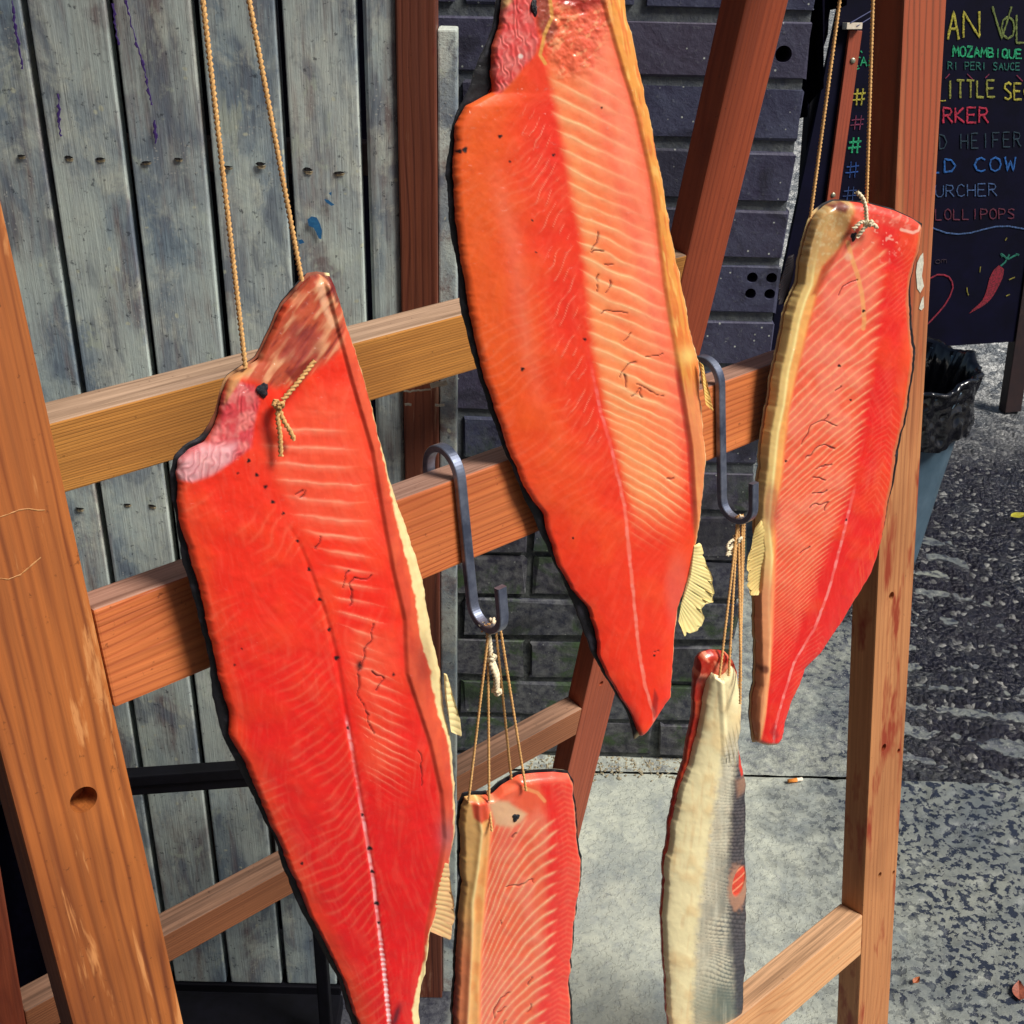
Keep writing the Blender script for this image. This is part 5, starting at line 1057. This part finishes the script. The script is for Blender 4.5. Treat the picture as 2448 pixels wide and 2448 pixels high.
# strings of fish 5
q = lambda x, y, o=.012: onpl((x, y), pl5, o)
t2_ = hb2+EF*.0035
lines = [[q(1700, 1600, .014), t2_-U*.003+NF*.002, hb2-EF*.004-U*.002], [q(1722, 1595, .014), t2_-U*.001, hb2-EF*.004], [q(1745, 1600, .018), t2_+U*.002-NF*.001, hb2-EF*.004+U*.003], [q(1762, 1640, .004), t2_+U*.005+NF*.003, hb2-EF*.0035+U*.006], [q(1738, 1650, .022), t2_+U*.0035+NF*.002, hb2-EF*.0035+U*.0045]]
strings('string', lines, SR*.8, M_STR, 'four strand string from the right steel hook down to the silver skinned salmon side')
kc = mid(t2_, q(1725, 1600), .1)
sd_ = -U*.014
strings('string_bow', [knot_pts(kc, .003, U, EF, NF), [kc, kc+sd_*.6-EF*.001, kc+sd_*1.0+EF*.002, kc+sd_*.9+EF*.007, kc+sd_*.4+EF*.005, kc], [kc, kc+sd_*.8+EF*.008, kc+sd_*1.1+EF*.011, kc+sd_*.6+EF*.012, kc], [kc, kc+EF*.02+U*.001], knot_pts(hb2-EF*.001, .003, NF, EF, U, 1.6)], SR*.95, M_STRW, 'small cream string bow tied just under the right steel hook', twist=150)

# ------------------------------------------------------------------ blackboard behind
Fp = hitG(2411, 985); bd = np.array([math.cos(math.radians(14)), math.sin(math.radians(14)), 0]); bn0 = np.array([-bd[1], bd[0], 0]); lean = math.radians(7)
bu = Zv*math.cos(lean)+bn0*math.sin(lean); bnn = np.cross(bd, bu)*-1; bnn = bn0*math.cos(lean)-Zv*math.sin(lean)
BP = Fp; sign = empty('blackboard_sign', tuple(Fp)); tag(sign, 'black A-board sign with coloured chalk lettering and a red chilli drawing', 'sign')
def bpt(x, y, off=0): return hit(x, y, BP-bnn*off, bnn)
def bc(x, y): qq = bpt(x, y)-BP; return float(qq@bd), float(qq@bu)
MB = frame(BP, bd, bu, -bnn)   # local: x right, y up the board, z to the viewer
lx = bc(1905, 520)[0]; rx = bc(2404, 900)[0]; bz = bc(2360, 821)[1]
ru = bc(2436, 900)[0]
def prism(name, pts, z0, z1):
    n = len(pts); V = [(x, y, z1) for x, y in pts]+[(x, y, z0) for x, y in pts]
    return mesh(name, V, [tuple(range(n)), tuple(range(2*n-1, n-1, -1))]+[(i, i+n, (i+1) % n+n, (i+1) % n) for i in range(n)])
ta, tb = bc(1967, 199), bc(1888, 578); dxy = (ta[0]-tb[0])/(ta[1]-tb[1])
link('panel', prism('panel', [(tb[0]-dxy*(tb[1]-bz), bz), (rx+.02, bz), (rx+.02, 1.55), (ta[0]+dxy*(1.55-ta[1]), 1.55)], -.014, 0), M_CHALKB, sign, mw=MB)
l0 = bc(2404, 960)[0]; link('frame_leg', box_mesh('frame_leg', (l0, 0.0, -.03), (l0+.055, 1.55, .006), .002), M_DARKFR, sign, mw=MB)
link('frame_leg', box_mesh('frame_leg', (lx+.02, 0.0, -.05), (lx+.06, 1.0, -.016), .002), M_BLACK, sign, mw=MB)
# rear half of the A-board, standing behind
link('rear_panel', box_mesh('rear_panel', (lx+.45, .02, -.05), (l0+.05, 1.5, -.038), .001), M_BLACK, sign, mw=frame(BP+bn0*.75, bd, Zv*math.cos(.2)-bn0*math.sin(.2), -(bn0*math.cos(.2)+Zv*math.sin(.2))))
c0 = bc(2030, 72); c1 = bc(1975, 480); c0b = bc(2058, 72)
ang = math.atan2(c0[0]-c1[0], c0[1]-c1[1]); wst = (c0b[0]-c0[0])*.95; Lb = math.hypot(c0[0]-c1[0], c0[1]-c1[1])
ms = frame(np.array(bpt(1985, 500, .0)), bd*math.sin(ang)+bu*math.cos(ang), bd*math.cos(ang)-bu*math.sin(ang), -bnn)
P0 = bc(1975, 480); org = BP+bd*P0[0]+bu*P0[1]
e1 = bd*math.sin(ang)+bu*math.cos(ang); e2 = bd*math.cos(ang)-bu*math.sin(ang)
link('batten', box_mesh('batten', (-.45, -.004, .001), (Lb, wst, .012), .0015), W_STRIP, sign, mw=frame(org, e1, e2, -bnn))
def disc(px, r, off, mat, name, parent):
    bm = bmesh.new(); bmesh.ops.create_uvsphere(bm, u_segments=16, v_segments=8, radius=r); 
    for v in bm.verts: v.co.z *= .45
    me = bpy.data.meshes.new(name); bm.to_mesh(me); bm.free(); qq = bpt(px[0], px[1], off); return link(name, me, mat, parent, smooth=True, mw=frame(qq, bd, bu, -bnn))
disc((2039, 145), .0078, .013, M_SCREW, 'screw', sign); disc((1992, 466), .0068, .013, M_SCREW, 'screw', sign)
# end grain of the top batten
eg = bc(2035, 62); M_PALEW = plain('pale_end_grain', (206, 190, 170), (230, 220, 200), 100, .7)
link('top_block', box_mesh('top_block', (eg[0]-.028, eg[1]-.008, .004), (eg[0]+.016, eg[1]+.008, .03), .001), M_PALEW, sign, mw=MB)
M_WIRE = plain('blue_wire', (30, 36, 80), (50, 60, 110), 100, .5)
for a, b in (((2033, 55), (2090, 22)), ((2048, 63), (2092, 36))):
    V, Fc = strand_tube([bpt(*a, .03), bpt(*b, .02)], .0018, strands=1); link('wire', np_mesh('wire', V, Fc), M_WIRE, sign, smooth=True)
# chalk lettering: stroke font
FONT = {'A': [[(0, 0), (.5, 1), (1, 0)], [(.2, .38), (.8, .38)]], 'N': [[(0, 0), (0, 1), (1, 0), (1, 1)]], 'V': [[(0, 1), (.5, 0), (1, 1)]],
 'O': [[(.5, 1), (.12, .82), (0, .5), (.12, .15), (.5, 0), (.88, .15), (1, .5), (.88, .82), (.5, 1)]], 'L': [[(0, 1), (0, 0), (.9, 0)]], 'M': [[(0, 0), (.05, 1), (.5, .35), (.95, 1), (1, 0)]],
 'Z': [[(0, 1), (1, 1), (0, 0), (1, 0)]], 'B': [[(0, 0), (0, 1), (.7, .92), (.8, .7), (.6, .53), (0, .5)], [(.6, .53), (.95, .35), (.85, .08), (0, 0)]], 'I': [[(.5, 0), (.5, 1)]],
 'Q': [[(.5, 1), (.1, .8), (0, .5), (.12, .15), (.5, 0), (.88, .15), (1, .5), (.88, .82), (.5, 1)], [(.6, .3), (1, -.08)]], 'U': [[(0, 1), (.04, .25), (.3, 0), (.7, 0), (.96, .25), (1, 1)]],
 'E': [[(.95, 1), (0, 1), (0, 0), (1, 0)], [(0, .52), (.8, .52)]], 'R': [[(0, 0), (0, 1), (.75, .93), (.9, .72), (.7, .53), (0, .48)], [(.4, .5), (1, 0)]], 'P': [[(0, 0), (0, 1), (.8, .93), (.95, .7), (.75, .48), (0, .42)]],
 'S': [[(.95, .88), (.6, 1), (.15, .9), (.08, .68), (.45, .53), (.85, .36), (.9, .12), (.5, 0), (.03, .1)]], 'C': [[(.95, .85), (.6, 1), (.2, .88), (0, .5), (.2, .1), (.6, 0), (1, .14)]],
 'K': [[(0, 0), (0, 1)], [(.9, 1), (.05, .48), (1, 0)]], 'D': [[(0, 0), (0, 1), (.6, .92), (1, .5), (.65, .08), (0, 0)]], 'H': [[(0, 0), (0, 1)], [(1, 0), (1, 1)], [(0, .5), (1, .5)]], 'F': [[(.95, 1), (0, 1), (0, 0)], [(0, .52), (.75, .52)]],
 'W': [[(0, 1), (.25, 0), (.5, .7), (.75, 0), (1, 1)]], 'T': [[(0, 1), (1, 1)], [(.5, 1), (.5, 0)]], 'G': [[(.95, .85), (.6, 1), (.2, .88), (0, .5), (.2, .1), (.6, 0), (.95, .12), (.95, .45), (.55, .45)]],
 '#': [[(.3, 0), (.42, 1)], [(.68, 0), (.8, 1)], [(0, .3), (.95, .38)], [(.08, .66), (1, .74)]], 'm': [[(0, 0), (0, .9), (.4, 1), (.5, .1), (.55, .95), (.95, .9), (1, 0)]], 'o': [[(.5, 1), (.1, .8), (0, .5), (.12, .15), (.5, 0), (.88, .15), (1, .5), (.88, .82), (.5, 1)]]}
def chalk(c): 
    k = NT('chalk_%02x%02x%02x' % tuple(c)); v = k.coords(rnd=False); n = k.noise(v, 260, 4, .7); return k.fin(k.mix(k.bw(n, .34, .66), sc4([x*.3 for x in c]), sc4([x*.95 for x in c])), .9)
CH_ = {}
def letters(txt, boxes, col, wpx=5):
    """boxes: one (x0, x1, ybase0, ytop) per letter in photo pixels"""
    col = tuple(col)
    if col not in CH_: CH_[col] = chalk(col)
    st = []
    for chh, bx in zip(txt, boxes):
        x0, x1, yb, yt = bx[:4]; sl = .12
        for s_ in FONT[chh]: st.append([(x0+(x1-x0)*u+sl*(yb-yt)*v*.0, yb+(yt-yb)*v) for u, v in s_])
    return ribbon('chalk_letter', st, BP-bnn*.0015, bnn, wpx*BS, CH_[col], sign, .0008, jit=.5, noisew=.25)
BS = 3.4/FPX
def row(txt, x0, x1, y0, y1, h0, h1, col, w=5, gap=.28):
    """a word running from x0 to x1; baseline y0->y1; letter heights h0->h1; spaces allowed"""
    n = len(txt); cw = (x1-x0)/(n-gap)
    for i, chh in enumerate(txt):
        if chh == ' ': continue
        a = x0+cw*i; f = (a-x0)/(x1-x0+1e-6); wd = cw*(1-gap)
        yb = y0+(y1-y0)*f; hh = h0+(h1-h0)*f; letters(chh, [(a, a+wd, yb, yb-hh)], col, w)
YE = (206, 196, 70); YG = (128, 146, 74); GR = (30, 190, 130); GT = (30, 120, 108); RD = (216, 40, 80); BL_ = (30, 110, 200); DB = (26, 60, 80); PB = (70, 104, 160); MR = (110, 34, 64)
letters('A', [(2266, 2292, 94, 28)], YE, 6); letters('N', [(2303, 2341, 90, 27)], YE, 5); letters('V', [(2372, 2418, 93, 16)], YG, 5); letters('O', [(2394, 2425, 93, 40)], YG, 5); letters('L', [(2430, 2450, 103, 36)], YG, 5)
row('MOZAMBIQUE', 2278, 2442, 135, 140, 25, 20, GR, 4.6, .2)
row('RI PERI SAUCE', 2266, 2438, 166, 168, 18, 17, GT, 3, .25)
letters('L', [(2246, 2262, 241, 205)], YE, 3); row('ITTLE', 2262, 2378, 236, 231, 44, 38, (168, 170, 72), 5, .25); letters('SE', [(2400, 2418, 238, 198), (2424, 2442, 238, 200)], YE, 5); letters('C', [(2448, 2466, 236, 200)], YE, 4)
ribbon('chalk_accent', [[(2260, 188), (2270, 177)], [(2312, 177), (2325, 190)], [(2355, 187), (2365, 177)], [(2430, 180), (2444, 194)]], BP-bnn*.0015, bnn, 2.6*BS, chalk((150, 40, 84)), sign, .0008)
row('RKER', 2255, 2362, 294, 293, 36, 36, RD, 5, .25)
row('D HEIFER', 2246, 2440, 357, 350, 35, 35, DB, 3.4, .35)
row('LD COW', 2222, 2428, 413, 408, 31, 34, BL_, 5, .28)
row('URCHER', 2236, 2382, 471, 468, 28, 30, PB, 3.2, .25)
row('LOLLIPOPS', 2236, 2425, 526, 523, 26, 24, MR, 3.6, .25)
row('om', 2236, 2262, 630, 628, 9, 9, (60, 40, 58), 2, .2)
for (x, y, hh, c_, w) in ((2050, 252, 40, YE, 4.4), (2046, 310, 34, (140, 50, 90), 3), (2040, 366, 38, GR, 5), (2034, 425, 38, (30, 84, 170), 3), (2028, 480, 34, (40, 74, 140), 3)): letters('#', [(x-13, x+19, y, y-hh)], c_, w)
letters('EA', [(2040, 2052, 158, 140), (2057, 2072, 158, 136)], GR, 3.6); letters('N', [(2078, 2090, 158, 138)], GR, 3.6)
ribbon('chalk_sparks', [[(2057, 122), (2061, 126)], [(2052, 137), (2057, 138)], [(2048, 166), (2054, 163)]], BP-bnn*.0015, bnn, 3*BS, CH_[GR], sign, .0008)
ribbon('chalk_wave', [[(2200, 530), (2236, 548), (2262, 557), (2290, 560), (2320, 557), (2350, 549), (2380, 542), (2410, 541), (2440, 546), (2470, 552)]], BP-bnn*.0015, bnn, 4*BS, CH_[PB], sign, .0008)
ribbon('chalk_heart', [[(2170, 690), (2200, 673), (2227, 664), (2240, 657), (2255, 657), (2268, 662), (2276, 674), (2278, 688), (2270, 710), (2258, 730), (2243, 748), (2228, 764), (2216, 776), (2190, 760)]], BP-bnn*.0015, bnn, 4.4*BS, chalk((170, 30, 64)), sign, .0008)
def flat(pts, name, col):
    V = [bpt(x, y, .0017) for x, y in pts]; return link(name, mesh(name, V, [tuple(range(len(V)))]), col, sign)
cr_ = chalk((158, 24, 52)); top_c = [(2376, 645), (2382, 637), (2392, 636), (2400, 643), (2400, 655), (2395, 672), (2385, 688), (2377, 704), (2366, 720), (2352, 731), (2335, 740), (2316, 750)]; bot_c = [(2332, 733), (2346, 724), (2354, 708), (2360, 690), (2364, 668), (2369, 655)]
N = 12; A_ = curve_pts(top_c[3:], N, 1); B_ = curve_pts([(2376, 645)]+bot_c[::-1]+[(2316, 750)], N, 1)
V = [bpt(x, y, .0017) for x, y in A_]+[bpt(x, y, .0017) for x, y in B_]; V += [bpt(2388, 634, .0017)]
link('chalk_chilli', mesh('chalk_chilli', V, [(i, i+1, N+i+1, N+i) for i in range(N-1)]+[(0, N, 2*N)]), cr_, sign)
ribbon('chalk_stalk', [[(2392, 636), (2402, 628), (2408, 618), (2413, 608)], [(2408, 620), (2398, 610), (2393, 607)], [(2410, 620), (2424, 612), (2434, 608)], [(2392, 606), (2396, 614)], [(2428, 608), (2436, 610)]], BP-bnn*.0015, bnn, 5*BS, chalk((24, 130, 110)), sign, .0008)
ribbon('chalk_sparks', [[(2344, 637), (2342, 651)], [(2311, 687), (2312, 697), (2315, 706)], [(2412, 669), (2426, 663)], [(2405, 708), (2414, 704)], [(2403, 575), (2407, 568)]], BP-bnn*.0015, bnn, 3.4*BS, chalk((150, 140, 50)), sign, .0008)

# black awning cloth hanging at the top right, behind the wall corner
def cloth_poly(pts, Y, name, label):
    top = [(1700, -260), (2330, -260)]
    V = []; n = 40
    for i in range(n):
        f = i/(n-1); x = 1800+(2120-1800)*f; yb = np.interp(x, [p[0] for p in pts], [p[1] for p in pts])
        for j in range(12):
            g_ = j/11; y = -260+(yb+260)*g_; q = hitY(x, y, Y); q[1] += .03*math.sin(i*.8+g_*2)+.02*math.sin(i*1.9); V.append(q)
    idx = np.arange(n*12).reshape(n, 12); Fc = np.stack([idx[:-1, :-1], idx[1:, :-1], idx[1:, 1:], idx[:-1, 1:]], -1).reshape(-1, 4); V = np.array(V)
    return tag(link(name, np_mesh(name, np.concatenate([V, V+np.array([0, .003, 0])]), np.concatenate([Fc, Fc[:, ::-1]+len(V)])), M_CLOTH, smooth=True), label, 'cloth')
cloth_poly([(1800, 300), (1916, 294), (1932, 280), (1946, 230), (1956, 199), (1972, 120), (1990, 40), (2060, -60), (2250, -100)], 2.45, 'black_awning', 'black awning cloth hanging between the brick corner and the blackboard')
# ------------------------------------------------------------------ bin
bc0 = hitG(2035, 1335); bx, by = float(bc0[0]), float(bc0[1])
binn = empty('waste_bin', (bx, by, 0)); tag(binn, 'grey blue waste bin with a shiny black liner folded over its rim', 'bin')
def lathe(name, prof, mat, parent, seg=64, fn=None, smooth=True):
    V = []; 
    for r, z in prof:
        for i in range(seg):
            a = 2*math.pi*i/seg; rr_, zz_ = (r, z) if fn is None else fn(r, z, a); V.append((bx+rr_*math.cos(a), by+rr_*math.sin(a), zz_))
    n = len(prof); idx = np.arange(n*seg).reshape(n, seg); Fc = np.stack([idx[:-1], np.roll(idx[:-1], -1, 1), np.roll(idx[1:], -1, 1), idx[1:]], -1).reshape(-1, 4)
    return link(name, np_mesh(name, np.array(V), Fc), mat, parent, smooth=smooth)
rim = hit(2337, 870, (bx, by, 0), np.array([0, 1., 0])); RR = float(rim[0])-bx; RZ = float(rim[2]); print('bin', bx, by, RR, RZ)
def ribd(r, z, a): return r*(1+.006*math.sin(a*24)), z
lathe('body', [(RR*.70, .004), (RR*.71, .0), (RR*.73, .05), (RR*.82, RZ*.5), (RR*.93, RZ*.9), (RR*.95, RZ-.01), (RR*.92, RZ-.01), (RR*.7, .02)], M_BIN, binn, fn=ribd)
gx, gy = np.meshgrid(np.linspace(0, 64, 256, endpoint=False), np.linspace(0, 64, 256), indexing='ij'); CN = .65*vnoise(gx, gy, 2.0, 301, 2)+.35*vnoise(gx+.6*gy, gy, 4.0, 305)
def crum(r, z, a):
    k = (z-(RZ-.13))/.13
    per = min(a, 2*math.pi-a)*8.0
    q1 = abs(2*float(vnoise(per+z*22, z*38-per*.5, 1.0, 301, 2))-1); q2 = float(vnoise(per*1.3, z*14, 1.0, 305, 2))
    n1 = 1.6*(.45-q1)+1.2*(q2-.5)
    return r*(1+.045*n1), z+.007*math.sin(a*7+.7)+.004*math.sin(a*13)+.004*(q2-.5)
prof = [(RR*.97+.004*i % 3*.0+.004*math.sin(i*.21+1), RZ-.125+.005*i) for i in range(26)]+[(RR*.985, RZ+.006), (RR*.95, RZ+.010), (RR*.9, RZ+.002), (RR*.86, RZ-.04), (RR*.8, RZ-.12), (RR*.7, RZ-.25), (RR*.3, RZ-.3), (.001, RZ-.3)]
lathe('bin_liner', prof, M_BAG, binn, 256, crum, smooth=False)

# ------------------------------------------------------------------ small things on the ground
def lathe_axis(name, prof, mat, parent, mw, seg=14):
    V = []
    for z, r in prof:
        for i in range(seg): a = 2*math.pi*i/seg; V.append((z, r*math.cos(a), r*math.sin(a)))
    n = len(prof); Fc = [(i*seg+j, i*seg+(j+1) % seg, (i+1)*seg+(j+1) % seg, (i+1)*seg+j) for i in range(n-1) for j in range(seg)]
    return link(name, mesh(name, V, Fc), mat, parent, smooth=True, mw=mw)
cb_ = hitG(1900, 1865, .008); cig = empty('cigarette_butt', tuple(cb_)); tag(cig, 'crushed cigarette butt lying on the pale concrete', 'cigarette butt')
ca = Vector((.97, .22, .0)).normalized(); mw = frame(cb_-np.array(ca)*.013, ca, Vector((-ca[1], ca[0], 0)), (0, 0, 1))
lathe_axis('filter', [(0, .0005), (0, .0034), (.017, .0036), (.017, .0036)], plain('orange_filter', (236, 150, 60), (214, 124, 44), 400, .7), cig, mw)
lathe_axis('paper', [(.017, .0037), (.021, .0034), (.027, .0038), (.028, .003), (.028, .0002)], plain('white_paper', (236, 228, 210), (206, 196, 178), 400, .8), cig, mw)
def leaf(px, L, col, label, name='fallen_leaf', rot=0):
    P = hitG(px[0], px[1], .006); n = 9; V = []
    for i in range(n):
        f = i/(n-1); w = math.sin(math.pi*f**.8)*L*.3+.0004
        for sgn in (-1, 0, 1): V.append((f*L-L/2, sgn*w, .003*abs(sgn)+.004*f*f))
    Fc = [(i*3+j, i*3+j+1, i*3+j+4, i*3+j+3) for i in range(n-1) for j in range(2)]
    return tag(link(name, mesh(name, V, Fc), plain('leaf_'+name+str(px[0]), col, [c*.7 for c in col], 200, .6), mw=Matrix.Translation(Vector(P)) @ Matrix.Rotation(rot, 4, 'Z')), label, 'leaf')
leaf((2434, 1234), .045, (176, 168, 40), 'yellow fallen leaf on the wet road at the right edge', rot=.3)
leaf((2436, 2372), .034, (158, 84, 62), 'small brown scrap of leaf near the lower right corner', rot=1.3)
leaf((2190, 2347), .014, (190, 104, 56), 'tiny orange leaf scrap on the concrete right of the pale leg', rot=.6)
# litter of straw and grit at the foot of the wall
V = []; Fc = []
for i in range(420):
    P = hitG(random.uniform(1260, 1760), random.gauss(1835, 16), .004); a = random.uniform(0, math.pi); L = random.uniform(.003, .018); w = random.uniform(.0008, .003)
    d1 = np.array([math.cos(a), math.sin(a), random.uniform(-.1, .15)])*L; d2 = np.array([-math.sin(a), math.cos(a), 0])*w; b = len(V)
    V += [P-d2, P+d1*.5-d2*.6, P+d1*.5+d2*.6, P+d2, P+np.array([0, 0, .002])+d1*.3]; Fc += [(b, b+1, b+4), (b+1, b+2, b+4), (b+2, b+3, b+4), (b+3, b, b+4)]
tag(link('straw_litter', mesh('straw_litter', V, Fc), plain('dry_straw', (170, 160, 130), (96, 86, 74), 300, .8)), 'scattered straw and grit along the foot of the brick wall', kind='stuff')
